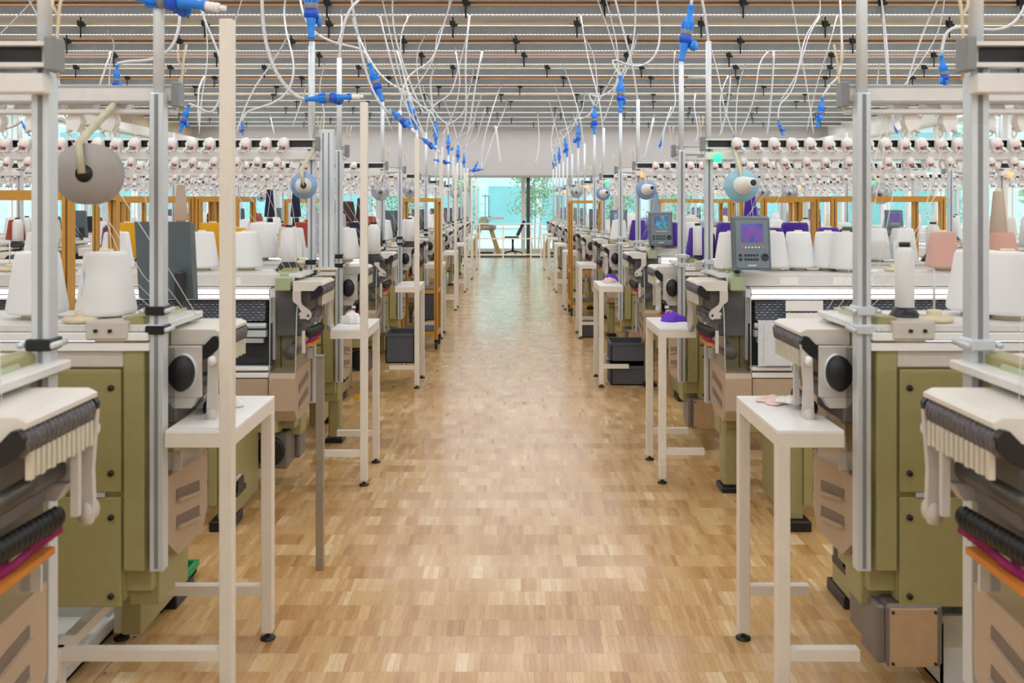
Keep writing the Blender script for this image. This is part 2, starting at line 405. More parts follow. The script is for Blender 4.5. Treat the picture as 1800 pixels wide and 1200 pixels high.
tag(hd.build('hedge', LEAF2), 'long pale green hedge outside the right-hand windows', 'hedge', kind='stuff')

# ------------------------------------------------------------------ knitting machines
def screen_mat(name, cols, scale, seed):
    m, t, p = new_mat(name); N = t.nodes
    tc = N.new('ShaderNodeTexCoord'); nz = N.new('ShaderNodeTexNoise'); nz.inputs['Scale'].default_value = scale
    nz.noise_dimensions = '4D'; nz.inputs['W'].default_value = seed
    t.links.new(tc.outputs['Object'], nz.inputs['Vector'])
    cr = N.new('ShaderNodeValToRGB'); e = cr.color_ramp.elements
    e[0].position = .35; e[0].color = srgb(*cols[0]); e[1].position = .65; e[1].color = srgb(*cols[-1])
    if len(cols) > 2: q = e.new(.5); q.color = srgb(*cols[1])
    t.links.new(nz.outputs['Fac'], cr.inputs[0]); t.links.new(cr.outputs[0], p.inputs['Emission Color'])
    p.inputs['Base Color'].default_value = (.02, .02, .03, 1); p.inputs['Emission Strength'].default_value = .8; p.inputs['Roughness'].default_value = .2
    return m
SCR = [screen_mat('screen_purple', ((60, 60, 150), (96, 84, 180), (150, 60, 130)), 22, 1), screen_mat('screen_teal', ((44, 44, 110), (60, 100, 150), (60, 190, 200)), 14, 5),
       screen_mat('screen_blue', ((50, 50, 110), (130, 160, 210), (150, 180, 220)), 8, 9)]
ML = 2.62
# perforated dark needle bed
def bed_mat():
    m, t, p = new_mat('perforated_dark_bed'); N = t.nodes; L = t.links
    tc = N.new('ShaderNodeTexCoord'); br = N.new('ShaderNodeTexBrick')
    mp = N.new('ShaderNodeMapping'); mp.inputs['Rotation'].default_value = (PI/2, 0, 0); L.new(tc.outputs['Object'], mp.inputs[0]); L.new(mp.outputs[0], br.inputs[0])
    br.inputs['Scale'].default_value = 1; br.inputs['Brick Width'].default_value = .03; br.inputs['Row Height'].default_value = .014
    br.inputs['Mortar Size'].default_value = .0054; br.inputs['Color1'].default_value = srgb(170, 176, 186); br.inputs['Color2'].default_value = srgb(96, 104, 118)
    br.inputs['Mortar'].default_value = srgb(62, 66, 76)
    L.new(br.outputs[0], p.inputs['Base Color']); p.inputs['Roughness'].default_value = .3; p.inputs['Metallic'].default_value = .3
    return m
BED = bed_mat()
def tensioner_mesh(mk, k=1.0):
    t = mk(); t.mi = 0
    t.lathe([(.008, -.03), (.026, -.024), (.036, -.004), (.034, .012), (.022, .028), (.006, .034)], (-.004, .04, .004), (.35, .5, 1), 9)
    t.prism([(-.03, .03), (.02, .034), (.04, .0), (.03, -.03), (-.012, -.044), (-.034, -.01)], .004, .05, 'y')
    t.prism([(.015, .0), (.046, -.03), (.052, -.046), (.03, -.034), (.0, -.02)], .03, .062, 'y')
    t.tube([(-.02, .05, -.02), (-.026, .06, -.05), (-.012, .062, -.066), (.002, .06, -.05), (-.004, .05, -.03)], .0035, 4)
    t.tube([(.04, .05, -.03), (.05, .058, -.05), (.04, .06, -.058)], .003, 4)
    t.mi = 1; t.cyl((-.008, .05, -.022), (-.006, .074, -.026), .008, 6)
    t.mi = 2; t.box(.004, .024, .02, .064, -.034, -.012); t.mi = 0
    if k != 1: t.v = [(x*k, y*k, z*k) for x, y, z in t.v]
    return t
def machine(side, d, cons, detail=True):
    """side: outward sign along x; d: +1 front faces away from the camera, -1 front faces the camera; cons: console at the aisle end"""
    T = lambda u, v, w: (side*(u*.68 if u < 0 else u), d*v, w)
    fl_ = (side*d) < 0
    mk = lambda: MB(T, fl_)
    r = empty('knitting_machine')
    P = lambda name, mb, m, par=None: mb.build(name, m, par or r)
    # body
    b = mk().box(.13, ML-.1, .0, .30, .34, 1.09); cab = P('cabinet', b, GREEN)
    for k in range(3):
        u0 = .135+k*.8; u1 = u0+.775
        for (w0, w1, hz) in ((.325, .672, .62), (.688, 1.078, .75)):
            dr = P('cabinet_door', mk().box(u0, u1, -.014, .0, w0, w1, .003), GREEN, cab)
        P('door_catch', mk().box(u0+.05, u0+.12, -.018, -.012, .674, .688), ALU, cab)
        for w in (.36, .61, .75, 1.02): P('door_knob', mk().cyl((u0+.03, -.022, w), (u0+.03, -.01, w), .0095, 10), BLACK, cab)
    P('end_column', mk().box(.06, .125, -.02, .30, .44, 1.245, .004), GREEN)
    P('lower_column', mk().box(.05, .20, .02, .30, .36, .60, .004).box(.04, .14, .06, .2, .30, .44, .004), GREEN)
    for (a, b) in (((.045, .125), (ML-.3, ML-.2)) if cons else ((ML-.3, ML-.2),)):
        pd = P('pedestal', mk().box(a, b, .16, .27, .03, .40, .012), GREEN)
        P('foot_pad', mk().box(a-.015, b+.02, .15, .30, 0, .03, .004), BLACK, pd)
    for (a, b) in ((.23, .30), (ML-.4, ML-.3)):
        fg = P('front_leg', mk().box(a, b, .38, .86, .05, .46, .004).box(b, b+.04, .66, .88, .12, .46, .003), GREEN)
        P('leg_pad', mk().box(a-.01, b+.03, .70, .90, 0, .05, .004), BLACK, fg)
    P('lower_beam', mk().box(.12, ML-.1, .28, .40, .36, .44, .004), GREEN)
    # deck
    dk = P('deck', mk().box(.0, ML, -.03, .36, 1.20, 1.222, .003).box(.04, ML, .34, .37, 1.155, 1.222, .003), PALE)
    P('deck_rail', mk().box(.04, ML, -.04, -.02, 1.172, 1.198, .003).box(.04, ML, -.03, .0, 1.14, 1.165), WHITEP, dk)
    P('back_panel', mk().box(.125, ML, -.016, .02, 1.085, 1.150, .004).prism([(.125, 1.15), (.20, 1.15), (.235, 1.195), (.10, 1.195)], -.02, .1, 'y'), BEIGE)
    P('end_bracket', mk().box(.10, .235, -.045, .05, 1.175, 1.235, .006), BEIGE)
    for u in (.155, .20): P('screw', mk().cyl((u, -.052, 1.205), (u, -.043, 1.205), .006, 8), BLACK)
    if d < 0:
        for a in (.33, .62, .74): P('paper_label', mk().box(a, a+.10, .37, .372, 1.162, 1.205), WHITEP, dk)
    P('shadow_gap', mk().box(.17, ML-.2, .33, .362, 1.150, 1.157), BLACK, dk)
    # front
    lt = P('light_housing', mk().box(.16, ML-.2, .35, .40, 1.140, 1.152).box(.16, ML-.2, .35, .41, 1.085, 1.094), WHITEP)
    P('led_tube', mk().box(.17, ML-.2, .385, .40, 1.115, 1.138).box(.17, ML-.2, .385, .402, 1.096, 1.108), LED, lt)
    P('needle_bed', mk().prism([(.30, 1.09), (.38, 1.075), (.40, .97), (.30, .95)], .19, ML-.25, 'x'), BED)
    P('rear_bed', mk().prism([(-.004, 1.085), (.0, 1.085), (.0, .0+.95), (-.004, .95)], .19, ML-.25, 'x'), BED) if False else None
    P('takedown_bar', mk().cyl((.18, .41, .945), (ML-.25, .41, .945), .016, 10).box(.18, ML-.25, .38, .42, .885, .92).box(.2, ML-.3, .37, .40, .85, .875), ALU)
    P('front_shield', mk().box(.16, ML-.2, .34, .352, .72, .95), DARK)
    P('guide_rail', mk().box(.16, ML-.2, .38, .44, .705, .725, .004).box(.16, ML-.2, .38, .435, .665, .692, .004), WHITEP)
    P('front_panel', mk().prism([(.3, .66), (.43, .66), (.43, .50), (.39, .43), (.3, .43)], .165, ML-.2, 'x'), TAUPE)
    # collection tray at the aisle end, with scooped vents
    tr = mk(); tr.prism([(.06, .715), (.43, .69), (.45, .665), (.45, .49), (.40, .425), (.16, .425), (.06, .5)], .015, .155, 'x')
    tr_ = P('tray', tr, TAUPE)
    for w in (.615, .525):
        vs = P('vent_scoop', mk().prism([(.14, w+.035), (.36, w), (.36, w-.045), (.14, w+.0)], .012, .016, 'x'), mat('taupe_recess_shade', (128, 112, 100), .5), tr_)  # flat patch, shade of the recessed vent put into its darker colour
        P('vent_lip', mk().prism([(.14, w+.006), (.36, w-.036), (.36, w-.048), (.14, w-.006)], .002, .014, 'x'), TAUPE, tr_)
    # acrylic covers
    cv = mk()
    cv.prism([(.10, .70), (.43, .688), (.40, 1.0), (.33, 1.12), (.20, 1.12)], .016, .019, 'x')
    cv.prism([(.018, .69), (.155, .69), (.155, 1.1), (.03, 1.1)], .425, .429, 'y')
    P('acrylic_cover', cv, ACR)
    P('cover_edge', mk().tube([(.017, .43, .69), (.017, .40, 1.0), (.02, .34, 1.12)], .004, 5).tube([(.156, .43, .69), (.156, .42, 1.1)], .003, 5), mat('acrylic_edge', (206, 220, 226), .2))
    # head at the aisle end
    hd_ = mk().prism([(-.20, 1.175), (-.17, 1.185), (.03, 1.185), (.03, 1.135), (-.13, 1.135), (-.15, 1.15), (-.20, 1.165)], .13, .43, 'y')
    head = P('head', hd_, mat('warm_white_plastic', (226, 220, 212), .4, noise=.02))
    P('head_mechanism', mk().box(.0, .14, .10, .36, .88, 1.135, .006).box(-.08, .02, .2, .38, .95, 1.13).cyl((.05, .3, .80), (.05, .42, .8), .04, 14), mat('smoky_grey_plastic', (104, 100, 98), .35))
    P('mechanism_frame', mk().box(-.12, .055, .10, .115, .965, 1.135, .003).prism([(-.10, .965), (.04, .965), (.01, .93), (-.07, .93)], .10, .14, 'y').box(.145, .175, .15, .35, .75, 1.15).box(-.01, .04, .12, .13, .72, .78), BEIGE)
    P('motor', mk().lathe([(.052, 0), (.058, .006), (.058, .05), (.054, .055)], (-.04, .055, 1.05), (0, 1, 0), 24), BLACK)
    P('motor_ring', mk().lathe([(.061, 0), (.061, .04)], (-.04, .085, 1.05), (0, 1, 0), 24), ALU)
    rb = mk()
    prof = []
    for k in range(16):
        z = .01+k*.0185; prof += [(.024, z), (.030, z+.003), (.030, z+.012), (.024, z+.0155)]
    rb.lathe(prof, (-.175, .13, 1.135), (0, 1, 0), 10)
    P('ribbed_roller', rb, mat('striped_dark_roller', (96, 92, 96), .4, noise=.4, scale=120))
    P('roller_cap', mk().prism([(-.20, 1.15), (-.185, 1.165), (-.165, 1.163), (-.125, 1.135), (-.10, 1.09), (-.115, 1.085), (-.16, 1.10), (-.195, 1.125)], .425, .447, 'y')
      , BLACK)
    P('roller_cap', mk().prism([(-.20, 1.15), (-.185, 1.165), (-.165, 1.163), (-.125, 1.135), (-.10, 1.09), (-.115, 1.085), (-.16, 1.10), (-.195, 1.125)], .115, .133, 'y'), BLACK)
    cm = mk()
    for k in range(13): cm.box(-.20, -.182, .15+k*.021, .163+k*.021, 1.06+.003*(k % 2), 1.115)
    P('comb', cm, mat('ivory_plastic', (214, 206, 188), .45))
    # arms and rollers
    P('rear_arm', mk().prism([(-.20, 1.135), (-.145, 1.135), (-.14, 1.0), (-.135, .90), (-.145, .875), (-.18, .875), (-.19, .90), (-.185, 1.0)], .118, .135, 'y')
      .cyl((-.163, .10, .90), (-.163, .14, .90), .026, 14).box(-.195, -.17, .2, .215, .92, 1.12), BEIGE)
    P('guide_wheel', mk().cyl((-.17, .095, 1.085), (-.17, .12, 1.085), .017, 14), PORC)
    P('front_arm', mk().prism([(-.02, 1.135), (.03, 1.135), (.03, 1.08), (.005, 1.06), (-.03, 1.02), (-.01, 1.018), (.0, 1.0), (-.015, .985), (-.06, .985), (-.08, .978), (-.10, .99), (-.105, 1.01), (-.09, 1.03), (-.03, 1.06), (-.02, 1.08)], .425, .437, 'y')
      .box(-.055, -.03, .425, .437, .80, .92), BEIGE)
    P('arm_pin', mk().cyl((-.08, .436, 1.003), (-.08, .442, 1.003), .008, 8).cyl((-.01, .436, 1.0), (-.01, .442, 1.0), .006, 8), DARK)
    P('upper_roller', mk().cyl((-.08, .14, 1.003), (-.08, .425, 1.003), .024, 12), mat('grey_steel_roller', (96, 92, 90), .3, .5))
    pr = [(.022, 0)]
    for k in range(14): z = .01+k*.018; pr += [(.022, z), (.027, z+.004), (.027, z+.011), (.022, z+.015)]
    P('lower_roller', mk().lathe(pr, (-.11, .18, .91), (.12, 1, 0), 12), BLACK)
    P('waste_yarn', mk().tube([(-.10, .16, .875), (-.07, .25, .86), (-.09, .33, .865), (-.06, .42, .85)], .011, 5).tube([(-.10, .2, .87), (-.05, .3, .875), (-.08, .4, .86)], .008, 5), MAGENTA)
    P('waste_guard', mk().box(-.11, -.05, .2, .42, .835, .85), mat('orange_plastic', (206, 128, 50), .5))
    P('head_shoulder', mk().prism([(.035, 1.135), (.19, 1.135), (.19, 1.165), (.14, 1.235), (.06, 1.235), (.035, 1.19)], .10, .30, 'y'), GREEN2)
    P('mount_block', mk().box(.045, .125, .33, .44, 1.135, 1.21, .006).box(.07, .11, .2, .4, 1.2, 1.23, .004), GREEN2)
    # sample strands running down to the head
    for i in range(5):
        P('yarn', mk().tube([(.12+.5*random.random(), .06, 1.9), (.05+.05*i, .2, 1.36), (-.02+.03*i, .3, 1.185)], .0012, 4), PORC)
    # posts
    post = mk(); post.box(-.003, .042, -.022, .023, .44 if True else 0, 1.955, .003)
    ps = P('post', post, ALU)
    P('post_groove', mk().box(.014, .025, -.0245, -.02, .45, 1.95).box(.014, .025, .021, .0245, .45, 1.95), GREYP, ps)
    P('conduit', mk().cyl((.02, 0, 1.955), (.02, 0, 2.56), .017, 12), TUBE, ps)
    P('post', mk().box(ML-.1, ML-.055, -.022, .023, .44, 1.955, .003), ALU)
    for w in (1.265, 1.205):
        P('post_clamp', mk().box(-.012, .052, -.034, .034, w-.014, w+.014, .004), BLACK if side < 0 else ALU, ps)
        for u in (-.022, .062): P('clamp_bolt', mk().cyl((u, -.036, w), (u, .036, w), .008, 8), ALU, ps)
    # tension rails
    ra = mk(); ra.box(-.02, ML, .026, .034, 1.925, 1.985).box(-.02, ML, .026, .062, 1.975, 1.985).box(-.02, ML, .026, .062, 1.925, 1.935)
    ra.box(-.02, ML, .03, .075, 1.862 if d < 0 else 1.894, 1.908, .003)
    rail = P('tension_rail', ra, PALE)
    P('rail_slot', mk().box(.01, ML-.02, .034, .040, 1.936, 1.974), BLACK, rail)
    P('rail_cap', mk().box(-.055, -.018, .015, .07, 1.915, 1.995, .003), GREYP, rail)
    tm = tensioner_mesh(mk)
    t0 = tm.build('yarn_tensioner', [PORC, REDM, GREYP], rail); t0.location = (side*.16, d*.055, 1.952)
    m0 = tensioner_mesh(mk, .8)
    t1 = m0.build('lower_tensioner', [PORC, REDM, GREYP], rail); t1.location = (side*.2, d*.05, 1.85 if d < 0 else 1.872)
    for k in range(1, 22):
        c = t0.copy(); C.objects.link(c); c.location.x = side*(.16+k*.107+random.uniform(-.006, .006))
    for k in range(1, 20):
        c = t1.copy(); C.objects.link(c); c.location.x = side*(.2+k*.12+random.uniform(-.01, .01))
    if d > 0:
        pass
    # signal lamp, hook for the end
    P('rail_hook', mk().tube([(-.04, .03, 1.9), (-.05, .05, 1.99), (-.06, .05, 2.07), (-.075, .05, 2.12)], .005, 5).tube([(-.06, .05, 2.04), (-.035, .05, 2.07), (-.035, .05, 2.12)], .005, 5), CREAM, rail)
    if cons:
        cn = mk()
        cn.prism([(.42, 1.26), (.47, 1.25), (.43, 1.53), (.38, 1.54)], .055, .255, 'x')
        co = P('console', cn, CONS if side > 0 or d > 0 else CONS)
        cs = .98
        def sv(a, w0, off): return None
        # slanted screen face: v = .47 - (w-1.25)*.1429
        fv = lambda w, o: .47-(w-1.25)*.1429+o
        def face(u0, u1, w0, w1, o0, o1, name, m):
            q = mk().prism([(fv(w0, o0), w0), (fv(w0, o1), w0), (fv(w1, o1), w1), (fv(w1, o0), w1)], u0, u1, 'x')
            return P(name, q, m, co)
        face(.068, .243, 1.262, 1.518, -.001, .004, 'console_face', mat('blue_grey_console_face', (112, 126, 134), .4))
        scr = face(.10, .215, 1.40, 1.50, .003, .006, 'screen', SCR[0])
        bb = mk()
        for k in range(5): bb.prism([(fv(1.372, .003), 1.368), (fv(1.372, .009), 1.368), (fv(1.372, .009), 1.376), (fv(1.372, .003), 1.376)], .115+.018*k, .124+.018*k, 'x')
        P('key_row', bb, PORC, co)
        bb = mk()
        for u in (.096, .206): bb.prism([(fv(1.372, .003), 1.367), (fv(1.372, .009), 1.367), (fv(1.372, .009), 1.377), (fv(1.372, .003), 1.377)], u, u+.011, 'x')
        P('key_pair', bb, mat('pink_key', (226, 120, 160), .4), co)
        bb = mk()
        for w in (1.33, 1.308):
            for k in range(5): bb.prism([(fv(w, .003), w-.006), (fv(w, .008), w-.006), (fv(w, .008), w+.006), (fv(w, .003), w+.006)], .112+.016*k, .122+.016*k, 'x')
            bb.prism([(fv(w, .003), w-.007), (fv(w, .008), w-.007), (fv(w, .008), w+.007), (fv(w, .003), w+.007)], .082, .098, 'x')
        bb.lathe([(.020, 0), (.020, .006), (.012, .006), (.011, .003)], (.222, fv(1.32, .003), 1.32), (0, 1, .14), 16)
        P('keypad', bb, DARK, co)
        face(.13, .175, 1.272, 1.279, .003, .0055, 'maker_plate', mat('pale_lettering', (206, 212, 218), .5))
        P('console_arm', mk().box(.075, .105, .36, .40, 1.19, 1.36, .004), DARK)
        P('signal_lamp', mk().cyl((.05, .11, 1.845), (.05, .11, 1.89), .024, 12).box(.045, .055, .05, .11, 1.89, 1.895), emit('green_signal', (60, 240, 160), 1.4) if side > 0 else emit('orange_signal', (255, 170, 110), 1.1)) if side*-d > 0 and d < 0 else None
    else:
        gb = P('gearbox', mk().box(.09, .27, -.02, .30, .135, .335, .01).box(.062, .092, -.015, .12, .145, .33, .008), mat('grey_cast_metal', (128, 120, 116), .4, .3))
        P('gearbox_plate', mk().box(.10, .25, -.026, -.018, .14, .325, .002), mat('floor_tinted_steel', (200, 172, 138), .4, .35), gb)  # plain steel plate, the floor's warm reflection is put into its base colour
        for u in (.108, .242):
            for w in (.152, .314): P('screw', mk().cyl((u, -.031, w), (u, -.024, w), .005, 8), BLACK, gb)
        P('fan', mk().lathe([(.085, 0), (.085, .01), (.07, .014), (.05, .012), (.03, .02)], (.19, .30, .235), (0, 1, 0), 20), BLACK, gb)
        bl = mk()
        for k in range(1):
            a = k*PI/3; bl.cyl((.19+.075*math.cos(a), .31, .235+.075*math.sin(a)), (.19+.075*math.cos(a), .318, .235+.075*math.sin(a)), .005, 6)
        P('fan_bolt', bl, ALU, gb)
        P('drip_box', mk().prism([(.22, .235), (.235, .17), (.29, .17), (.30, .235)], .73, .80, 'y'), MILK)
        P('drip_bracket', mk().box(.215, .32, .66, .82, .145, .17).box(.215, .225, .70, .80, .17, .22), BLACK)
    return r
protoM = {}
def setup():
    for side in (-1, 1):
        for d in (-1, 1):
            protoM[(side, d)] = machine(side, d, (side*-d) > 0)
setup()
AY = [2.9, 5.96, 9.25, 12.1, 15.0, 17.9, 20.8, 23.7]
BY = [2.2, 5.35, 8.3, 11.35, 14.25, 17.15, 20.05, 22.95]
MA = {}
used = set()
def place(side, d, X0, Y, label, group):
    k = (side, d)
    if k not in used: o = protoM[k]; used.add(k)
    else: o = copy_tree(protoM[k])
    o.location = (side*X0, Y, 0); tag(o, label, 'knitting machine', group); return o
for side in (-1, 1):
    sn = 'left' if side < 0 else 'right'
    seq = sorted([(y, 1, i) for i, y in enumerate(AY)]+[(y, -1, i) for i, y in enumerate(BY)])
    for q, (y, d, i) in enumerate(seq):
        x0 = 1.10 if d > 0 else (1.145 if i else 1.075)
        ft = 'with its back to us' if d > 0 else 'facing us'
        MA[(side, d, i)] = place(side, d, x0, y, 'knitting machine %s, %s along the %s side of the aisle' % (ft, ORD[q], sn), 'knitting machines along the aisle')
    q = 0
    for y, d, i in seq:
        if y < 8: continue
        MA[(side, d, 100+i)] = place(side, d, 4.45, y, 'knitting machine %s, %s back in the outer %s column' % ('with its back to us' if d > 0 else 'facing us', ORD[q], sn), 'knitting machines in the outer columns'); q += 1
for side in (-1, 1):
    for c in list(MA[(side, -1, 0)].children):
        if c.name.startswith(('post', 'tension_rail')): c.location.x += side*.03
        if c.name.startswith('signal_lamp'): bpy.data.objects.remove(c)
    for c in list(MA[(side, 1, 0)].children):
        if c.name.startswith('pedestal') and min(abs(v.co.x) for v in c.data.vertices) < .3:
            for k in list(c.children): bpy.data.objects.remove(k)
            bpy.data.objects.remove(c)
# screens differ from machine to machine
for (side, d, i), o in MA.items():
    for c in o.children:
        if c.name.startswith('console') and not c.name.startswith('console_arm'):
            if (side, d, i) == (-1, 1, 1):
                c.data = c.data.copy(); c.data.materials[0] = LILAC
            for s2 in c.children:
                if s2.name.startswith('screen') and (i-1) % 3:
                    s2.data = s2.data.copy(); s2.data.materials[0] = SCR[(i-1) % 3]
        if c.name.startswith('signal_lamp') and i >= 2 and i % 2 == 0 and side > 0:
            c.data = c.data.copy(); c.data.materials[0] = emit('orange_signal', (255, 170, 110), 1.1)
            c['label'] = 'orange signal lamp'

# broad aluminium upright on the second left machine
L2 = MA[(-1, -1, 1)]
o = MB().box(-.085, .0, -.02, .025, 1.222, 2.04, .003).build('broad_post', ALU, L2); o.location = (.115, -.03, 0)
MB().box(-.063, -.057, -.024, -.018, 1.24, 2.02).build('post_groove', GREYP, o)
MB().box(-.03, -.024, -.024, -.018, 1.24, 2.02).build('post_groove', GREYP, o)
MB().box(-.11, .02, -.04, .03, 1.222, 1.232, .002).build('post_foot', CREAM, o)
# white cloth panels hung over the bed of the second right machine
o = tag(MB().box(0, .20, -.012, -.006, 1.03, 1.085).box(0, .20, -.016, -.01, .955, 1.02).build('white_cloth', WHITEP, None, (1.48, 4.90, 0)), 'folded white cloth hung over the front bed of the third machine on the right', 'cloth')
o = tag(MB().box(0, .62, -.008, 0, .735, .98).box(.03, .3, -.014, -.006, .74, .96).build('white_sheet', mat('pale_grey_fabric', (214, 216, 220), .8, noise=.05)), 'pale grey sheet draped across the front of the third machine on the right', 'sheet')
o.location = (1.33, 4.89, 0)

# ------------------------------------------------------------------ side tables
TAB = {-1: [(2.88, 3.36, .895), (5.20, 5.66, .835), (7.95, 8.42, .815), (10.9, 11.4, .83), (13.8, 14.25, .83), (16.7, 17.2, .83), (19.6, 20.1, .83), (22.4, 22.9, .83)],
       1: [(2.88, 3.36, .86), (5.24, 5.72, .875), (8.0, 8.5, .80), (10.9, 11.4, .84), (13.9, 14.35, .84), (16.7, 17.2, .84), (19.6, 20.1, .84), (22.4, 22.9, .84)]}
for side in (-1, 1):
    sn = 'left' if side < 0 else 'right'
    for i, (ya, yb, xa) in enumerate(TAB[side]):
        t = empty('side_table', (side*xa, ya, 0))
        lb = '%scream side table, %s on the %s side of the aisle' % ('tall-posted ' if side < 0 else 'narrow ', ORD[i], sn)
        tag(t, lb, 'table', 'side tables along the aisle')
        T = lambda u, v, w, s=side: (s*u, v, w)
        mk = lambda: MB(T, side < 0)
        D = yb-ya; Wd = .19; BL = .52 if (side < 0 and i == 0) else .24
        mk().box(-.02, Wd, -.02, D+.02, .878, .892, .002).build('tabletop', WHITEP, t)
        mk().box(-.0199, Wd, -.0199, .02, .838, .8779).build('apron', CREAMP, t); mk().box(-.0199, Wd, D-.02, D+.0199, .838, .8779).build('apron', CREAMP, t); mk().box(-.0199, .02, .02, D-.02, .838, .8779).build('apron', CREAMP, t)
        for (u, v) in (((0, 0), (0, D), (.54, 0), (.54, D)) if BL > .3 else ((0, 0), (0, D))):
            top = 2.185 if (side < 0 and u == 0 and v == 0) else (.838 if u < .1 else .20)
            lg = mk().box(u-.0205, u+.0205, v-.0205, v+.0205, .028, top, .002).build('leg', CREAMP, t)
            mk().lathe([(.028, 0), (.028, .006), (.012, .014), (.005, .016), (.005, .03)], (u, v, 0), (0, 0, 1), 12).build('levelling_foot', BLACK, lg)
        for v in (0, D): mk().box(.02, BL, v-.018, v+.018, .165, .20).build('crossbar', CREAMP, t)
        if BL > .3: mk().box(.52, .56, 0, D, .165, .20).build('crossbar', CREAMP, t)

# ------------------------------------------------------------------ yarn packages
YM = {}
def package(kind, col):
    if (kind, col) in YM: return YM[(kind, col)]
    y = yarn_mat('yarn_'+col.replace(' ', '_').replace('-', '_'), YC[col])
    if kind == 'cone':
        o = MB().lathe([(.088, .018), (.094, .024), (.095, .036), (.068, .212), (.062, .222), (.03, .224)], n=24).build('yarn_cone', y)
        MB().lathe([(.05, 0), (.045, .02), (.02, .2), (.022, .232), (.012, .232)], n=12).build('cone_core', CREAM, o)
    elif kind == 'spool':
        o = MB().lathe([(.036, .05), (.044, .054), (.044, .215), (.036, .235), (.02, .25)], n=20).build('thread_spool', y)
        MB().lathe([(.076, 0), (.076, .006), (.045, .05), (.03, .05)], n=20).build('spool_base', BLACK, o)
        MB().lathe([(.021, .246), (.021, .262), (.012, .262)], n=12).build('spool_cap', BLACK, o)
    elif kind == 'slim':
        o = MB().lathe([(.026, .04), (.03, .044), (.03, .225), (.018, .24)], n=18).build('thread_tube', y)
        MB().lathe([(.055, 0), (.055, .006), (.03, .044), (.02, .044)], n=18).build('spool_base', BLACK, o)
        MB().lathe([(.018, .238), (.018, .255), (.01, .255)], n=12).build('spool_cap', BLACK, o)
    elif kind == 'tall':
        o = MB().lathe([(.045, .01), (.048, .016), (.028, .25), (.024, .256), (.01, .256)], n=20).build('tall_yarn_cone', y)
        MB().lathe([(.03, 0), (.03, .02), (.016, .27), (.01, .27)], n=12).build('cone_core', CREAM, o)
    elif kind == 'wide':
        o = MB().lathe([(.096, .02), (.104, .03), (.088, .24), (.08, .257), (.03, .258)], n=28).build('wide_yarn_cone', y)
        MB().lathe([(.04, 0), (.04, .02), (.025, .265), (.012, .265)], n=12).build('cone_core', CREAM, o)
    elif kind == 'cap':
        o = MB().lathe([(.066, .01), (.07, .016), (.052, .17), (.045, .18), (.03, .182)], n=20).build('capped_yarn_cone', y)
        MB().lathe([(.034, .18), (.034, .198), (.014, .2)], n=12).build('coloured_cap', {'cream': REDM, 'plum': GREENP}.get(col, BLUE), o)
        MB().lathe([(.04, 0), (.04, .012)], n=12).build('cone_core', CREAM, o)
    YM[(kind, col)] = o; return o
usedp = set()
KW = {'cone': 'yarn cone', 'spool': 'black-based spool', 'slim': 'slim black-based spool', 'tall': 'slim yarn cone', 'wide': 'wide yarn cone', 'cap': 'capped yarn cone'}
def put_pkg(kind, col, x, y, z, label, group):
    p = package(kind, col)
    if (kind, col) in usedp: p = copy_tree(p)
    usedp.add((kind, col)); p.location = (x, y, z); p.rotation_euler.z = random.uniform(0, 6)
    tag(p, label, 'yarn cone' if kind not in ('spool', 'slim') else 'thread spool', group); return p
DZ = 1.2225
def mname(side, d, i, outer=False):
    sn = 'left' if side < 0 else 'right'
    k = (2*i if d < 0 else 2*i+1)
    return '%s %s machine' % (ORD[k], sn)
def row(side, d, i, items, base_off=None):
    """items: (kind, colour, px of the centre, v offset[, z offset])"""
    Y = (AY if d > 0 else BY)[i]
    cnt = 0
    items = sorted(items, key=lambda t: -side*(VX-t[2]) if side > 0 else (VX-t[2]))
    for it in items:
        kind, col, px, v = it[:4]; dz = it[4] if len(it) > 4 else 0
        y = Y+d*v; x = (px-VX)*y/F
        put_pkg(kind, col, x, y, DZ+dz, '%s %s%s, %s from the aisle on the %s' % (col, KW[kind], ' on top' if dz else '', ORD[cnt], mname(side, d, i)), 'yarn packages on the machine decks'); cnt += 1
row(-1, 1, 0, [('cone', 'white', 66, .14), ('cone', 'white', 187, .10), ('cone', 'white', -60, .12)])
row(-1, -1, 1, [('cone', 'white', 355, .1), ('cone', 'white', 433, .08), ('spool', 'white', 508, .13), ('cone', 'white', 205, .12), ('cone', 'white', 70, .1)])
row(-1, 1, 1, [('wide', 'yellow', 225, .2), ('wide', 'yellow', 303, .2), ('wide', 'yellow', 374, .2), ('cone', 'yellow', 415, .14), ('wide', 'white', 462, .28), ('cone', 'white', 515, .2), ('cone', 'white', 608, .1), ('spool', 'white', 657, .1),
               ('wide', 'beige', 316, .33), ('tall', 'beige', 318, .33, .26), ('cone', 'white', 222, .34), ('cone', 'beige', 250, .33)])
row(-1, -1, 2, [('cone', 'white', 450, .12), ('tall', 'navy blue', 474, .1), ('tall', 'navy blue', 474, .1, .26), ('cap', 'cream', 501, .1), ('tall', 'navy blue', 520, .1), ('tall', 'navy blue', 520, .1, .26), ('cone', 'navy blue', 625, .12),
                ('spool', 'white', 720, .1), ('cone', 'rust red', 532, .2), ('cap', 'navy blue', 659, .15), ('cone', 'white', 385, .1), ('cone', 'white', 180, .1), ('spool', 'white', 31, .1), ('cone', 'dark brown', 277, .1), ('cap', 'plum', 192, .15)])
row(-1, 1, 2, [('cone', 'rust red', 612, .2), ('cone', 'dark brown', 610, .1, .19), ('cone', 'rust red', 642, .2), ('cone', 'white', 675, .1), ('cone', 'rust red', 545, .2), ('cone', 'white', 713, .1), ('tall', 'dark brown', 633, .1, .19), ('cone', 'white', 430, .2), ('cone', 'white', 340, .15), ('cone', 'rust red', 28, .15)])
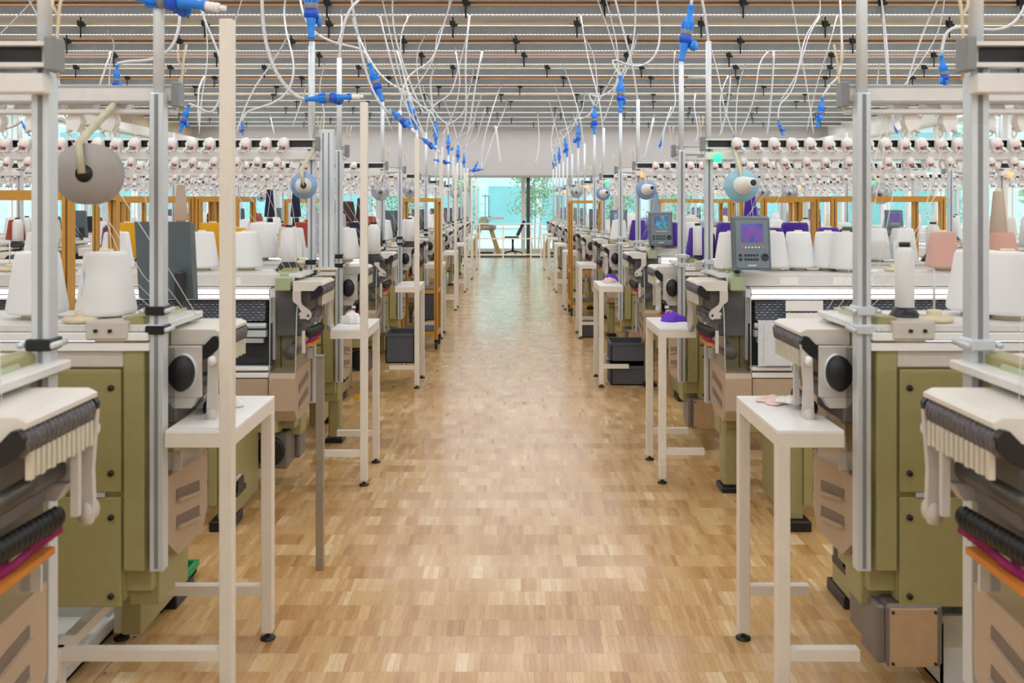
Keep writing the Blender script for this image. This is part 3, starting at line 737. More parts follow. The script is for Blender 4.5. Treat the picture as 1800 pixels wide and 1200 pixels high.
row(1, 1, 0, [('slim', 'white', 1590, .08), ('cone', 'white', 1716, .22), ('cone', 'white', 1771, .12)])
row(1, -1, 1, [('cone', 'white', 1285, .18), ('cone', 'white', 1357, .1), ('cone', 'white', 1403, .08), ('cone', 'white', 1455, .1), ('cone', 'white', 1487, .2), ('cone', 'dusty pink', 1657, .1), ('cone', 'dusty pink', 1760, .2), ('tall', 'beige', 1755, .2, .2)])
row(1, 1, 1, [('slim', 'white', 1226, .1), ('cone', 'purple', 1229, .25), ('wide', 'purple', 1283, .2), ('cone', 'purple', 1358, .12), ('tall', 'purple', 1319, .26, .26), ('wide', 'purple', 1321, .26), ('wide', 'purple', 1397, .2), ('cone', 'purple', 1456, .26), ('cap', 'plum', 1489, .3, .03),
              ('cone', 'off-white', 1367, .33), ('cone', 'white', 1540, .1), ('cone', 'white', 1587, .1), ('spool', 'white', 1640, .15), ('cap', 'plum', 1243, .33)])
row(1, -1, 2, [('cone', 'white', 1167, .1), ('cone', 'white', 1195, .1), ('cone', 'white', 1216, .16), ('cone', 'purple', 1180, .3), ('cone', 'white', 1330, .1), ('cone', 'white', 1400, .1), ('spool', 'white', 1416, .1), ('cone', 'pale blue', 1260, .1), ('cone', 'pale blue', 1232, .12), ('cap', 'cream', 1262, .3), ('cone', 'white', 1480, .2)])
row(1, 1, 2, [('cone', 'purple', 1122, .1), ('cone', 'white', 1088, .1), ('wide', 'pale blue', 1150, .2), ('cap', 'cream', 1116, .25), ('tall', 'pale blue', 1152, .2, .26), ('tall', 'speckled grey', 1090, .2, .1), ('cone', 'white', 1300, .1), ('cone', 'white', 1365, .15), ('cone', 'white', 1520, .15), ('cone', 'white', 1660, .15), ('spool', 'white', 1676, .1)])
rnd = random.Random(11)
PALL = ['white']*5+['navy blue', 'rust red', 'off-white', 'dark brown']; PALR = ['white']*6+['pale blue', 'off-white', 'ochre', 'cream']
for side, pal in ((-1, PALL), (1, PALR)):
    for i in range(3, 8):
        for d in (-1, 1):
            Y = (AY if d > 0 else BY)[i]; its = []
            for k in range(4 if i < 6 else 2):
                u = .25+k*.5+rnd.uniform(-.12, .12); v = .14; px = VX+side*(1.12+u)*F/(Y+d*v)
                its.append((rnd.choice(['cone', 'cone', 'cone', 'spool', 'cap']), rnd.choice(pal), px, v))
            row(side, d, i, its)
    for i in range(2, 6):
        for d in (-1, 1):
            Y = (AY if d > 0 else BY)[i]; sn = 'left' if side < 0 else 'right'; q = (2*i if d < 0 else 2*i+1)-4
            for k in range(5 if i < 4 else 3):
                kd = rnd.choice(['cone', 'cone', 'cone', 'spool', 'tall']); cl = rnd.choice(pal)
                put_pkg(kd, cl, side*(4.45+.2+k*.36+rnd.uniform(-.08, .08)), Y+d*rnd.choice((.1, .22)), DZ,
                        '%s %s, %s along the %s outer %s machine' % (cl, KW[kd], ORD[k], ORD[q], sn), 'yarn packages in the outer columns')
# empty cream cone holders on the decks
hp = None
def holder(px, Y, lab):
    global hp
    if hp is None:
        hp = MB().lathe([(.05, 0), (.06, .006), (.055, .018), (.02, .022), (.025, .03), (.02, .038), (.006, .04)], n=20).build('cone_holder', CREAM)
        MB().cyl((0, 0, .035), (0, 0, .17), .004, 6).build('spindle', ALU, hp); o = hp
    else: o = copy_tree(hp)
    o.location = ((px-VX)*Y/F, Y, DZ); tag(o, lab, 'cone holder', 'empty cone holders')
holder(145, 2.93, 'empty cream cone holder between the two white cones on the nearest left deck')
holder(1642, 2.95, 'empty cream cone holder beside the black-based spool on the nearest right deck')
holder(17, 5.2, 'empty cream cone holder behind the leftmost white cone')
holder(118, 5.2, 'empty cream cone holder behind the nearest left deck, under the gold trolley')
holder(1572, 5.2, 'empty cream cone holder left of the dusty pink cone on the right')
holder(532, 5.85, 'empty cream cone holder right of the white spool by the broad left upright')

# ------------------------------------------------------------------ hanging yarn discs
DISC = {'grey': mat('grey_card', (150, 144, 142), .6, noise=.05), 'blue': mat('pale_blue_plastic_disc', (140, 172, 212), .4), 'sky': mat('sky_blue_plastic_disc', (156, 206, 228), .35), 'film': FILM}
def disc(px, py, Y, r, col, cone, lab, machine_o, bag=False):
    p = at(px, py, Y); t = empty('yarn_disc', p); tag(t, lab, 'yarn disc', 'discs hung from the tension rails')
    if col == 'grey':
        MB().lathe([(r, 0), (r, .07), (r*.42, .07), (r*.40, .01)], (0, 0, 0), (0, 1, 0), 32).build('yarn_package', yarn_mat('yarn_grey', (176, 170, 166)), t)
        MB().lathe([(.026, 0), (.026, .02)], (0, -.004, 0), (0, 1, 0), 16).build('hub', BLACK, t)
    else:
        MB().lathe([(r, 0), (r, .004), (.02, .006)], (0, 0, 0), (.12, 1, .05), 32).build('backing_disc', DISC[col], t)
        MB().lathe([(r*.36, 0), (r*.5, -.01), (r*.62, .002)][::-1] if not cone else [(.052, 0), (.05, .01), (.026, .12), (.022, .125)], (0, -.006, 0), (.25*(1 if cone else 0), -1, .12 if cone else 0), 20).build('yarn_cone', yarn_mat('yarn_white', YC['white']), t)
        MB().lathe([(.017, 0), (.017, .014), (.008, .014)], (.03 if cone else 0, -.118 if cone else -.01, .012 if cone else 0), (.25, -1, .12), 14).build('cone_tip', BLACK, t)
    if bag:
        MB().lathe([(r*1.06, 0), (r*1.12, .06), (r*.9, .12), (r*.4, .15)], (0, -.06, 0), (.1, 1, .3), 16).build('plastic_bag', FILM, t)
    # arm belongs to the disc hanger
    a = MB(); top = Vector((0.02 if px > VX else .0, .22 if Y < 3 else .27, 1.93-p.z)); mid = Vector((-.01, .0, .09))
    a.tube([(0, -.014, 0), mid-Vector((0, .014, 0)), top], .012, 6); a.build('hanging_arm', mat('khaki_painted_bar', (206, 202, 176), .45), t)
disc(148, 305, 2.72, .092, 'grey', False, 'grey yarn package hung on a bent arm at the near left', None)
disc(534, 326, 5.02, .075, 'blue', False, 'pale blue disc half hidden behind the broad left upright', None)
disc(669, 338, 8.0, .073, 'film', False, 'clear-wrapped yarn disc on the left, nearer of the two beside the tall cream posts', None, True)
disc(721, 336, 11.05, .085, 'film', False, 'clear-wrapped yarn disc further back on the left, near the far gold trolley', None, True)
disc(460, 348, 11.05, .045, 'film', False, 'small wrapped disc above the navy cones on the left', None, True)
disc(1303, 326, 5.0, .092, 'sky', True, 'sky-blue disc with a white cone pointing out, nearest on the right', None)
disc(1136, 333, 8.0, .09, 'blue', True, 'white cone on a pale blue disc, second on the right', None)
disc(1060, 340, 11.05, .085, 'blue', True, 'white cone on a pale blue disc, third on the right', None)
disc(1545, 342, 8.0, .085, 'film', False, 'clear-wrapped disc above the gold trolley frames at the right', None, True)
disc(1387, 340, 11.05, .085, 'film', False, 'clear-wrapped disc left of the gold trolley on the right', None, True)
disc(1340, 338, 11.04, .08, 'film', False, 'clear-wrapped disc in a bag right of the sky-blue disc', None, True)
disc(1013, 338, 13.95, .09, 'film', False, 'clear-wrapped disc, fourth on the right side of the aisle', None, True)
disc(800, 340, 16.85, .09, 'film', False, 'clear-wrapped disc far down the left side of the aisle', None, True)

# ------------------------------------------------------------------ gold trolleys
def trolley(x0, x1, y0, y1, lab, top=1.665, shelf=True):
    t = empty('trolley', ((x0+x1)/2, (y0+y1)/2, 0)); tag(t, lab, 'trolley', 'gold aluminium trolleys between the machines')
    w = (x1-x0)/2; dd = (y1-y0)/2; h = .021
    for sx in (-1, 1):
        for sy in (-1, 1):
            cx, cy = sx*(w-h), sy*(dd-h)
            p = MB().box(cx-h, cx+h, cy-h, cy+h, .11, top, .002).build('post', GOLD, t)
            MB().box(cx-.004, cx+.004, cy-h-.001, cy-h+.002, .12, top-.02).build('groove', mat('dark_gold', (112, 70, 24), .5), p)
            c = MB().lathe([(.04, -.014), (.043, -.008), (.043, .008), (.04, .014)], (cx, cy, .043), (1, 0, 0), 16).box(cx-.022, cx+.022, cy-.022, cy+.022, .085, .11).build('caster', BLACK, t)
    for z in (top-.042, .16, .62):
        b = MB()
        for sy in (-1, 1): b.box(-w+2*h, w-2*h, sy*(dd-h)-h, sy*(dd-h)+h, z, z+.042)
        for sx in (-1, 1): b.box(sx*(w-h)-h, sx*(w-h)+h, -dd+2*h, dd-2*h, z, z+.042)
        b.build('frame_bars', GOLD, t)
    if shelf:
        for z in (.20, .662): MB().box(-w+.01, w-.01, -dd+.01, dd-.01, z, z+.012).build('shelf', BIN, t)
    return t
trolley(-3.1, -1.93, 4.0, 4.5, 'gold aluminium trolley frame nearest on the left, behind the near deck')
trolley(-3.17, -2.4, 6.9, 7.4, 'gold trolley frame second back on the left, behind the grey console')
trolley(-2.37, -2.05, 6.85, 7.35, 'narrow gold trolley frame beside the yellow cones on the left')
trolley(-2.5, -2.0, 10.04, 10.53, 'gold trolley frame behind the navy blue cones on the left')
trolley(-1.22, -.80, 10.06, 10.53, 'tall gold trolley standing into the aisle on the left', 1.675)
trolley(2.42, 3.28, 6.85, 7.35, 'wide gold trolley frame at the right, behind the pair of white cones')
trolley(1.92, 2.36, 6.95, 7.45, 'gold trolley frame left of the wide one at the right')
trolley(1.62, 2.45, 10.04, 10.53, 'gold trolley frame behind the purple cones on the right')
trolley(.86, 1.35, 13.1, 13.6, 'gold trolley standing into the aisle far down on the right')
trolley(-4.25, -3.6, 10.04, 10.53, 'gold trolley frame far left, behind the second gold frame')
trolley(2.55, 3.25, 10.1, 10.5, 'gold trolley frame third back at the right')

# ------------------------------------------------------------------ power plugs and cables
plugp = None
def make_plug():
    t = empty('power_plug'); L_ = .37
    MB().lathe([(.026, .37), (.026, .36), (.017, .345), (.02, .31), (.030, .27), (.034, .262)][::-1], n=16).build('plug_boot', BLUE, t)
    rb = MB().lathe([(.036, .205), (.036, .262), (.03, .266)], n=16)
    for k in range(10):
        a = 2*PI*k/10; rb.box(.036*math.cos(a)-.005, .036*math.cos(a)+.005, .036*math.sin(a)-.005, .036*math.sin(a)+.005, .205, .258)
    rb.build('grip_ring', BLUE, t)
    MB().lathe([(.034, .17), (.038, .175), (.038, .205), (.034, .21)], n=16).build('grey_collar', GREYP, t)
    MB().lathe([(.03, .12), (.043, .125), (.043, .165), (.036, .17)], n=16).box(.03, .06, -.012, .012, .10, .15).build('socket', DBLUE, t)
    MB().lathe([(.034, -.012), (.036, 0), (.034, .012)], (.058, -.02, .115), (.5, -1, .1), 16).build('hinged_lid', BLUE, t)
    MB().lathe([(.026, 0), (.026, .01), (.019, .02), (.021, .06), (.03, .11), (.03, .125)], n=16).build('socket_sleeve', BLUE, t)
    return t
def plug(pos, axis, lab, scale=1, roll=0):
    global plugp
    if plugp is None: plugp = make_plug(); o = plugp
    else: o = copy_tree(plugp)
    a = Vector(axis).normalized(); q = Vector((0, 0, 1)).rotation_difference(a)
    o.rotation_mode = 'QUATERNION'; o.rotation_quaternion = q @ Matrix.Rotation(roll, 4, 'Z').to_quaternion()
    o.location = pos; o.scale = (scale,)*3
    tag(o, lab, 'power plug', 'blue power plugs'); return o
def catmull(pts, n=8):
    """smooth cubic B-spline through the neighbourhood of the points, ends kept"""
    pts = [Vector(p) for p in pts]; P_ = [pts[0]*2-pts[1]]+pts+[pts[-1]*2-pts[-2]]; out = []
    for i in range(len(P_)-3):
        a, b, c, d = P_[i:i+4]
        for k in range(n):
            t = k/n
            out.append((a*(1-t)**3+b*(3*t**3-6*t*t+4)+c*(-3*t**3+3*t*t+3*t+1)+d*t**3)/6)
    out.append(pts[-1]); return out
def cable(pts, r, lab):
    """pts: (px, py, Y) in the photograph turned into hall coordinates"""
    w = [at(*p) for p in pts]
    while len(w) > 2 and w[-1].z > 4.0: w.pop()
    if w[-1].z < 3.9:
        by = min(BEAM_Y, key=lambda q: abs(q-w[-1].y-.2)); dirx = (w[-1].x-w[-2].x)/max(.2, abs(w[-1].z-w[-2].z)); dirx = max(-.25, min(.25, dirx))
        h = 3.93-w[-1].z; e = w[-1]
        for f in (.33, .67, 1): w.append(Vector((e.x+dirx*h*f, e.y+(by-e.y)*f*f, e.z+h*f)))
    else: w.append(w[-1]+Vector((0, 0, .06)))
    o = MB().tube(catmull(w, 7), r, 7).build('power_cable', CABLE)
    tag(o, lab, 'cable', 'white power cables'); return o
def top_of(side, d, i): # conduit top
    x0 = 1.10 if d > 0 else 1.145
    return Vector((side*(x0+.02), (AY if d > 0 else BY)[i], 2.56))
# left: plugs on the B posts
cabl = {1: [(547, -8), (530, -60)], 2: [(657, 97), (640, 84), (600, 80), (548, 60), (530, 20), (527, -10)], 3: [(738, 178), (725, 165), (690, 152), (655, 120), (620, 40), (592, -8)],
        4: [(770, 212), (760, 195), (735, 185), (715, 160), (690, 80), (655, -5)], 5: [(791, 236), (788, 215), (770, 210), (745, 160), (720, 60), (712, 0)],
        6: [(806, 252), (800, 225), (782, 180), (760, 110), (740, 40)], 7: [(822, 265), (830, 230), (815, 190), (798, 130), (800, 90)]}
tilt = {1: (0, 0, 1), 2: (-.35, 0, 1), 3: (-.3, 0, 1), 4: (-.02, 0, 1), 5: (-.02, 0, 1), 6: (.05, 0, 1), 7: (-.04, 0, 1)}
for i in range(1, 8):
    p = top_of(-1, -1, i)
    if i == 1: p = at(547, 62, 5.33)
    if i == 1:
        MB().cyl((p.x+1.145, -.02+.0, 1.95), (p.x+1.145, -.02, 2.53), .017, 12).build('conduit', TUBE, L2)
    plug(p+Vector((0, 0, -.02)), tilt[i], 'blue plug on top of the %s camera-facing post on the left of the aisle' % ORD[i-1], 1, i*1.3)
    e = p+Vector(tilt[i]).normalized()*.35; Y = p.y
    pts = [(VX+e.x*F/Y, HY-(e.z-CH)*F/Y, Y)]+[(a, b, Y+.05*k) for k, (a, b) in enumerate(cabl[i])][1:]
    cable(pts, .0105, 'thick white cable rising from the blue plug on the %s left post' % ORD[i-1])
# right: plugs on the A posts
cabr = {1: [(1215, -5), (1225, -40)], 2: [(1070, 108), (1072, 104), (1085, 106), (1120, 121), (1150, 105), (1163, 70), (1155, 0)], 3: [(1024, 166), (1030, 160), (1050, 174), (1075, 160), (1100, 135), (1118, 70), (1116, 0)],
        4: [(1010, 205), (1005, 202), (1020, 212), (1040, 200), (1062, 160), (1085, 120)], 5: [(985, 235), (978, 228), (1000, 229), (1022, 200), (1045, 120)],
        6: [(975, 250), (970, 243), (990, 246), (1010, 220), (1030, 150)], 7: [(960, 272), (965, 250), (985, 262), (1010, 200)]}
tiltr = {1: (.18, 0, 1), 2: (0, 0, 1), 3: (0, 0, 1), 4: (0, 0, 1), 5: (-.12, 0, 1), 6: (0, 0, 1), 7: (.1, 0, 1)}
for i in range(1, 8):
    p = top_of(1, 1, i)
    plug(p+Vector((0, 0, -.02)), tiltr[i], 'blue plug on top of the %s rear-facing post on the right of the aisle' % ORD[i], 1, -.6+i*.9)
    e = p+Vector(tiltr[i]).normalized()*.35; Y = p.y
    pts = [(VX+e.x*F/Y, HY-(e.z-CH)*F/Y, Y)]+[(a, b, Y+.05*k) for k, (a, b) in enumerate(cabr[i])][1:]
    cable(pts, .0105, 'thick white cable rising from the blue plug on the %s right post' % ORD[i])
# thinner feeds into the posts without plugs
for i in range(1, 7):
    p = top_of(-1, 1, i); Y = p.y; x = VX+p.x*F/Y; y = HY-(p.z-CH)*F/Y
    cable([(x, y+6, Y), (x+2, y-30*6/Y, Y), (x+12*6/Y, y-80*6/Y, Y), (x+40*6/Y, y-110*6/Y, Y+.1), (x+90*6/Y, y-130*6/Y, Y+.2)], .0095, 'white cable feeding the top of the %s rear-facing post on the left' % ORD[i])
    p = top_of(1, -1, i); Y = p.y; x = VX+p.x*F/Y; y = HY-(p.z-CH)*F/Y
    cable([(x, y+6, Y), (x-4, y-30*6/Y, Y), (x-14*6/Y, y-90*6/Y, Y), (x-40*6/Y, y-180*6/Y, Y+.1)], .0085, 'white cable feeding the top of the %s camera-facing post on the right' % ORD[i])
# plugs lying against the tall table posts, with a white gland
gl = None
for i, (ya, yb, xa) in enumerate(TAB[-1]):
    if i > 6: break
    p = Vector((-xa, ya, 2.2)); ax = Vector([(-1, 0, .14), (-1, 0, -.05), (-1, .3, .9), (-1, .3, .8), (-1, 0, .2), (1, 0, .1), (.4, 0, 1)][i]).normalized()
    st = p+ax*(.04)+Vector((0, 0, .02))
    n_ = MB().lathe([(.02, 0), (.022, .01), (.019, .02), (.022, .03), (.019, .04), (.022, .05), (.02, .065)], n=12).cyl((0, 0, -.03), (0, 0, 0), .012, 8)
    g = n_.build('cable_gland', PORC, None)
    pl = plug(st+ax*.03, ax, 'blue plug lying level on top of the %s tall cream post on the left' % ORD[i], .72, 2.2)
    g.parent = pl; g.location = (0, 0, -.06)
    e = st+ax*.29; Y = ya
    ex, ey = VX+e.x*F/Y, HY-(e.z-CH)*F/Y
    rest_ = {0: [(255, -5), (235, -30)], 1: [(520, 172), (482, 130), (462, 60), (460, -8)], 2: [(690, 205), (668, 185), (645, 140), (628, 60), (617, -5)], 3: [(748, 245), (738, 225), (712, 190), (690, 120), (668, 30)],
             4: [(770, 262), (740, 235), (715, 150), (700, 60)], 5: [(845, 295), (850, 240), (870, 180), (865, 120)], 6: [(850, 300), (862, 250), (885, 200), (880, 150)]}[i]
    cable([(ex, ey, Y)]+[(a, b, Y+.03*(k+1)) for k, (a, b) in enumerate(rest_)], .0105, 'white cable sweeping up from the %s tall cream post on the left' % ORD[i])
# plugs hung over the outer parts of the rows
for j, (px, py, Y, L_) in enumerate([(203, 168, 5.9, [(206, 112), (225, 107), (262, 108), (300, 92), (317, 50), (316, -5)]), (316, 232, 8.4, [(332, 182), (352, 190), (375, 205), (392, 160), (390, 100), (360, 40)]), (52, 238, 7.2, [(38, 212), (20, 226), (-15, 226)]),
                                      (427, 238, 8.9, [(426, 212), (432, 195), (462, 188), (505, 172), (522, 120), (505, 66)]), (1664, 162, 5.9, [(1655, 95), (1660, 50), (1695, 46), (1760, 58), (1800, 30)]), (1437, 225, 8.6, [(1446, 170), (1460, 145), (1480, 135), (1480, 60), (1476, -5)]),
                                      (1376, 238, 9.2, [(1368, 210), (1368, 182), (1385, 172), (1402, 140), (1412, 60), (1440, 32)]), (1578, 236, 9.4, [(1571, 218), (1565, 170), (1558, 60), (1550, 0)]), (1757, 292, 9.6, [(1760, 280), (1752, 240), (1745, 200)]), (1292, 258, 12, [(1290, 236), (1275, 200), (1268, 160)]),
                                      (1160, 262, 14, [(1163, 242), (1170, 210), (1190, 190), (1185, 150)])]):
    p = at(px, py, Y); e = at(L_[0][0], L_[0][1]+2, Y); ax = (e-p); sc = ax.length/.37; ax.normalize()
    plug(p, ax, 'blue plug above the rails %s, %s' % ('left of the aisle' if px < VX else 'right of the aisle', ['by the near rail at far left', 'drooping beside the first tall cream post', 'at the far left edge', 'left of the broad upright', 'big one at upper right', 'hanging near the upright at right', 'small, above the second rail', 'half hidden behind the near right rail', 'low at the far right edge', 'tiny, right of the green lamp', 'tiny, left of the green lamp'][j]), sc, j)
    cable([(a, b, Y+.02*k) for k, (a, b) in enumerate(L_)], .0105 if Y < 9 else .008, 'white cable looping up from the %s blue plug above the rails' % ['far left', 'first drooping', 'left edge', 'broad upright', 'upper right', 'right upright', 'second rail', 'near right rail', 'far right edge', 'tiny right', 'tiny left'][j])
    cable([(px, py-1, Y), (px+4, py+12, Y), (px+6, py+26, Y)][::-1][:2]+[(px, py-1, Y)], .008, 'short tail below the %s blue plug over the rails' % ORD[j]) if False else None
# thin loose cables hanging from the ceiling
thin = [([(105, 160), (100, 100), (75, 40), (50, 0)], 7), ([(60, 0), (0, 60)], 8), ([(190, 60), (205, 75), (192, 110), (192, 165)], 9), ([(192, 100), (170, 165)], 9), ([(355, 0), (370, 95), (354, 165), (350, 235)], 9), ([(425, 0), (400, 80)], 10),
        ([(505, 65), (480, 110), (440, 160), (415, 235)], 10), ([(570, 115), (558, 160), (572, 190), (568, 230)], 12), ([(600, 25), (602, 60), (590, 80)], 9), ([(825, 30), (815, 120), (825, 220), (790, 262)], 13), ([(800, 90), (812, 140), (800, 200), (775, 240)], 12),
        ([(790, 0), (785, 40), (765, 60), (768, 100), (740, 140), (705, 190)], 10), ([(847, 95), (835, 150), (825, 230), (815, 262)], 15), ([(1050, 0), (1080, 80), (1098, 165)], 11), ([(1065, 0), (1085, 70), (1090, 140), (1060, 215)], 12), ([(1117, 0), (1117, 70), (1100, 120), (1075, 160)], 11),
        ([(1025, 65), (1045, 90), (1053, 165), (1035, 205)], 13), ([(1180, 190), (1170, 215), (1160, 275)], 14), ([(1150, 205), (1140, 250), (1132, 280)], 14), ([(1223, 165), (1218, 190), (1230, 230), (1222, 252)], 12), ([(1280, 135), (1262, 170), (1270, 235)], 12), ([(1283, 140), (1280, 190), (1265, 240)], 12), ([(1310, 115), (1295, 150), (1293, 240)], 11),
        ([(1350, 92), (1332, 110), (1330, 170), (1300, 240)], 10), ([(1360, 95), (1358, 150), (1348, 240)], 10), ([(1440, 33), (1420, 60), (1405, 130), (1370, 180)], 9), ([(1392, 0), (1405, 80), (1420, 160), (1430, 235)], 8), ([(1550, 0), (1555, 80), (1563, 165)], 7.5), ([(1470, 35), (1455, 90), (1435, 145), (1418, 230)], 9),
        ([(1660, 0), (1652, 60), (1615, 115), (1578, 165)], 7), ([(1648, 0), (1620, 60), (1590, 160)], 9), ([(1545, 115), (1540, 165)], 10), ([(330, 120), (312, 140), (315, 165)], 9), ([(360, 135), (346, 155), (350, 220)], 10), ([(640, 65), (655, 150), (690, 230)], 11), ([(672, 0), (700, 120), (725, 225)], 9), ([(690, 0), (690, 60), (725, 160), (745, 200)], 10),
        ([(715, 38), (702, 60), (706, 130), (730, 215)], 10), ([(745, 68), (730, 90), (735, 160), (770, 240)], 11), ([(765, 115), (754, 140), (762, 200)], 14), ([(540, 150), (515, 220)], 10), ([(475, 205), (482, 235)], 11), ([(875, 250), (880, 290)], 18), ([(945, 0+200), (950, 260), (940, 290)], 20), ([(980, 195), (965, 250), (975, 290)], 18)]
for j, (pts, Y) in enumerate(thin):
    if pts[0][1] > pts[-1][1]: pts = pts[::-1]
    Y = min(BEAM_Y, key=lambda q: abs(q-3712/(360-max(0, min(q_[1] for q_ in pts)))))
    w = [(a, b, Y) for a, b in pts][::-1]; w.reverse()
    if w[0][1] < w[-1][1]: w.reverse()
    cable(w, (.0007 if j % 3 else .001)*Y, 'thin loose white cable dangling under the ceiling, %s counting from the left' % (ORD[j] if j < 24 else 'right-hand side, %s' % ORD[j-24]))

# ------------------------------------------------------------------ things on and beside the tables
def rag(name, x, y, z, r, m, lab, seed, h=.05, cat='knitted piece'):
    bm = bmesh.new(); bmesh.ops.create_icosphere(bm, subdivisions=4, radius=1); rn = random.Random(seed)
    ph = [rn.uniform(0, 6) for _ in range(6)]
    for v in bm.verts:
        a = math.atan2(v.co.y, v.co.x); k = 1+.18*math.sin(3*a+ph[0])+.12*math.sin(5*a+ph[1])+.06*math.sin(9*a+ph[2])
        wr = 1+.22*math.sin(7*v.co.x+ph[3])*math.cos(8*v.co.y+ph[4])+.1*math.sin(17*v.co.x+ph[5])
        v.co = Vector((v.co.x*r*k, v.co.y*r*k*.8, max(-.02, v.co.z)*h*wr))
    me = bpy.data.meshes.new(name); bm.to_mesh(me); bm.free(); me.materials.append(m)
    for p in me.polygons: p.use_smooth = True
    o = bpy.data.objects.new(name, me); C.objects.link(o); o.location = (x, y, z); tag(o, lab, cat); return o
PINKF = mat('pale_pink_knit', (236, 206, 196), .9, noise=.1, scale=90, bump=.4); PURF = mat('violet_knit', (110, 60, 200), .9, noise=.15, scale=90, bump=.4)
WHF = mat('white_knit', (240, 238, 234), .9, noise=.06, scale=90, bump=.4)
rag('knitted_piece', .955, 3.27, .895, .07, PINKF, 'pale pink knitted piece on the nearest right table', 1, .018)
rag('knitted_piece', .985, 3.18, .913, .045, WHF, 'white knitted piece on top of the pink one', 2, .02)
rag('knitted_piece', .985, 5.55, .895, .07, PURF, 'violet knitted piece on the second right table', 3, .05)
rag('knitted_piece', .90, 8.3, .895, .06, PINKF, 'pale pink knitted piece on the third right table', 4, .04)
rag('knitted_piece', .93, 8.42, .895, .06, PURF, 'violet knitted piece behind the pink one on the third right table', 5, .06)
rag('knitted_piece', -.95, 5.45, .895, .055, WHF, 'crumpled white knitted piece on the second left table', 6, .06)
rag('knitted_piece', -1.02, 3.2, .895, .07, WHF, 'white knitted piece on the nearest left table behind the head', 7, .035)
def crate(x0, x1, y0, y1, z0, h, m, lab, grp='storage crates beside the machines'):
    t = empty('crate', ((x0+x1)/2, (y0+y1)/2, z0)); tag(t, lab, 'crate', grp); w = (x1-x0)/2; d = (y1-y0)/2
    MB().box(-w, w, -d, d, 0, .01).box(-w, -w+.008, -d, d, 0, h).box(w-.008, w, -d, d, 0, h).box(-w, w, -d, -d+.008, .0, h).box(-w, w, d-.008, d, 0, h).build('box', m, t)
    MB().box(-w-.008, w+.008, -d-.008, -d, h-.025, h).box(-w-.008, w+.008, d, d+.008, h-.025, h).box(-w-.008, -w, -d, d, h-.025, h).box(w, w+.008, -d, d, h-.025, h).build('rim', m, t)
    for i in range(2): MB().box(-w-.006, -w, -d+.06+i*.1, -d+.07+i*.1, .02, h-.03).build('rib', m, t)
    return t
crate(.895, 1.26, 7.98+.1, 8.42, .0, .17, BIN, 'charcoal plastic crate on the floor under the third right table')
crate(.895, 1.26, 7.98+.1, 8.42, .205, .17, BIN, 'charcoal plastic crate stacked on the one under the third right table')
crate(.87, 1.09, 11.0, 11.35, 0, .16, BIN, 'charcoal crate under the fourth right table')
crate(-1.1, -.845, 8.03, 8.38, .205, .26, BIN, 'charcoal crate under the third left table')
crate(-1.1, -.86, 11.0, 11.35, .205, .3, BIN, 'charcoal crate under the fourth left table')
crate(-2.0, -1.48, 3.0, 3.5, .01, .06, MILK, 'pale shallow tray on the floor under the nearest left machine')
crate(-2.05, -1.36, 3.55, 3.95, .01, .05, GREENP, 'green-rimmed tray behind the pale one under the nearest left machine')
crate(1.42, 1.62, 3.0, 3.3, .01, .24, MILK, 'milky plastic box on the floor under the nearest right machine')
o = empty('floor_post', (-.836, 4.0, 0)); tag(o, 'short metal post standing alone on the floor in front of the second left table', 'post')
MB().box(-.0165, .0165, -.016, .016, .0, .93, .002).build('post', STEEL, o); MB().box(-.018, .018, -.018, .018, .93, .94).build('post_cap', GREYP, o)
# yellow bracket and amber bottle on the third left machine
yb_ = empty('yellow_bracket', (-1.0, 6.35, .0)); tag(yb_, 'small yellow bracket by the floor beside the second left table', 'bracket')
MB().prism([(-.04, .36), (-.0, .36), (.0, .24), (-.09, .24), (-.09, .27), (-.04, .28)], 0, .04, 'y').build('plate', YEL, yb_)
MB().box(-.035, -.005, .01, .03, .0, .24).box(-.04, -.0, .0, .06, .36, .55).build('upright', ALU, yb_)
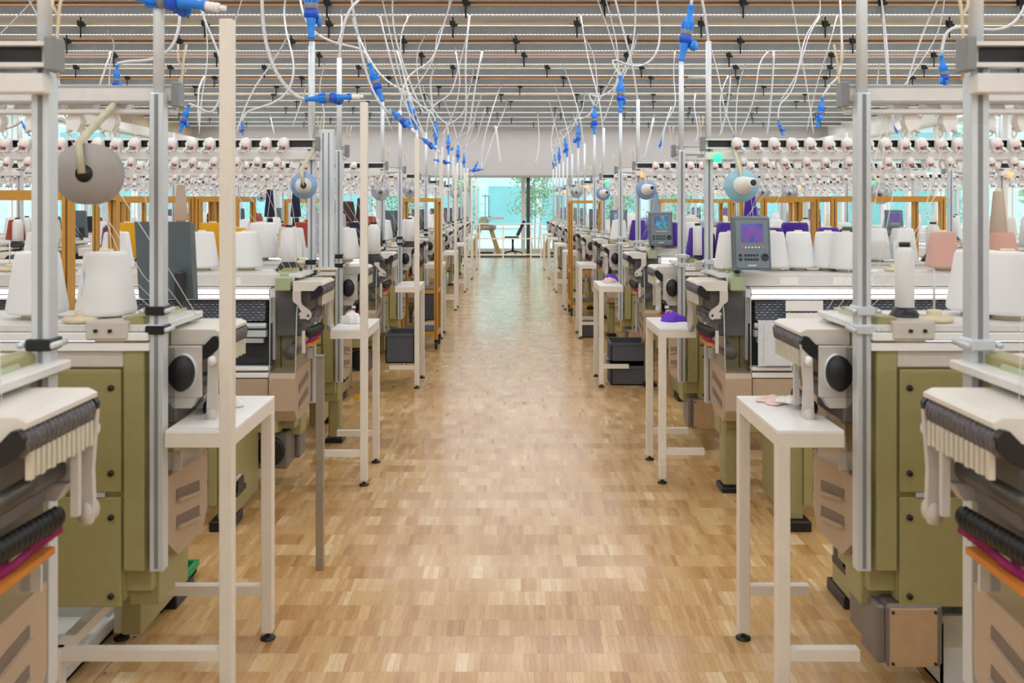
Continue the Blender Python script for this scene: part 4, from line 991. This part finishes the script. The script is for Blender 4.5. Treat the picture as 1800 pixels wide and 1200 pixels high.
# ------------------------------------------------------------------ far end
rl = empty('railing', (0, 27.55, 0)); tag(rl, 'white steel railing across the far end of the aisle', 'railing')
for z in (1.03, .58, .10): MB().box(-.95, .95, -.018, .018, z-.018, z+.018).build('rail_bar', CREAMP, rl)
for x in (-.93, -.22, .62, .93): MB().box(x-.02, x+.02, -.02, .02, 0, 1.05).build('rail_post', CREAMP, rl)
ch = empty('office_chair', (.08, 29.4, 0)); tag(ch, 'charcoal swivel chair behind the far railing', 'chair')
MB().box(-.27, .2, -.22, .22, .50, .58, .025).build('seat', SEAT, ch)
MB().prism([(.10, .62), (.20, .60), (.42, 1.08), (.33, 1.10)], -.2, .2, 'y').build('backrest', SEAT, ch)
MB().cyl((0, 0, .08), (0, 0, .5), .035, 10).build('column', BLACK, ch)
for k in range(5):
    a = 2*PI*k/5; lg = MB().tube([(0, 0, .12), (.3*math.cos(a), .3*math.sin(a), .06)], .022, 6).build('base_leg', BLACK, ch)
    MB().lathe([(.028, -.02), (.028, .02)], (.3*math.cos(a), .3*math.sin(a), .03), (math.sin(a), -math.cos(a), 0), 10).build('caster', BLACK, lg)
TANM = mat('tan_painted_metal', (176, 156, 100), .5)
lm = empty('linking_machine', (-.82, 29.8, 0)); tag(lm, 'round linking machine on splayed tan legs behind the far railing', 'sewing machine')
MB().lathe([(.30, .78), (.36, .80), (.36, .92), (.3, .95), (.12, .96)], n=24).build('dial', STEEL, lm)
MB().lathe([(.16, .96), (.18, 1.0), (.14, 1.16), (.06, 1.2)], (-.05, 0, 0), n=16).build('head', GREEN2, lm)
for s_ in (-1, 1): MB().prism([(s_*.12, .8), (s_*.26, .8), (s_*.52, 0), (s_*.36, 0)], -.12, .12, 'y').build('leg', TANM, lm)
MB().cyl((.0, 0, 1.2), (.0, 0, 1.95), .01, 6).cyl((.12, 0, 1.2), (.12, 0, 1.9), .01, 6).box(-.15, .3, -.01, .01, 1.19, 1.21).box(-.1, .1, -.01, .01, 1.88, 1.9).build('yarn_stand', BLACK, lm)
MB().tube(catmull([(.1, 0, 1.1), (.3, 0, 1.22), (.45, 0, 1.15), (.6, 0, 1.2)]), .045, 8).build('lamp', PORC, lm)
MB().tube(catmull([(-.3, -.2, .03), (0, -.25, .05), (.3, -.2, .03), (.2, .1, .04), (-.2, .1, .03), (-.25, -.1, .05)]), .03, 6).build('pedal_cable', BLACK, lm)
lm2 = copy_tree(lm); lm2.location = (1.55, 29.7, 0); tag(lm2, 'linking machine on tan legs half hidden at the right of the far railing', 'sewing machine')
# ceiling lamp disc
o = MB().lathe([(.16, 0), (.2, .02), (.2, .05), (.15, .07)], n=24).build('smoke_lamp', PORC, ceil); o.name = 'round_ceiling_lamp'; o.location = at(1227, 139, 17.5)+Vector((0, 0, 0))
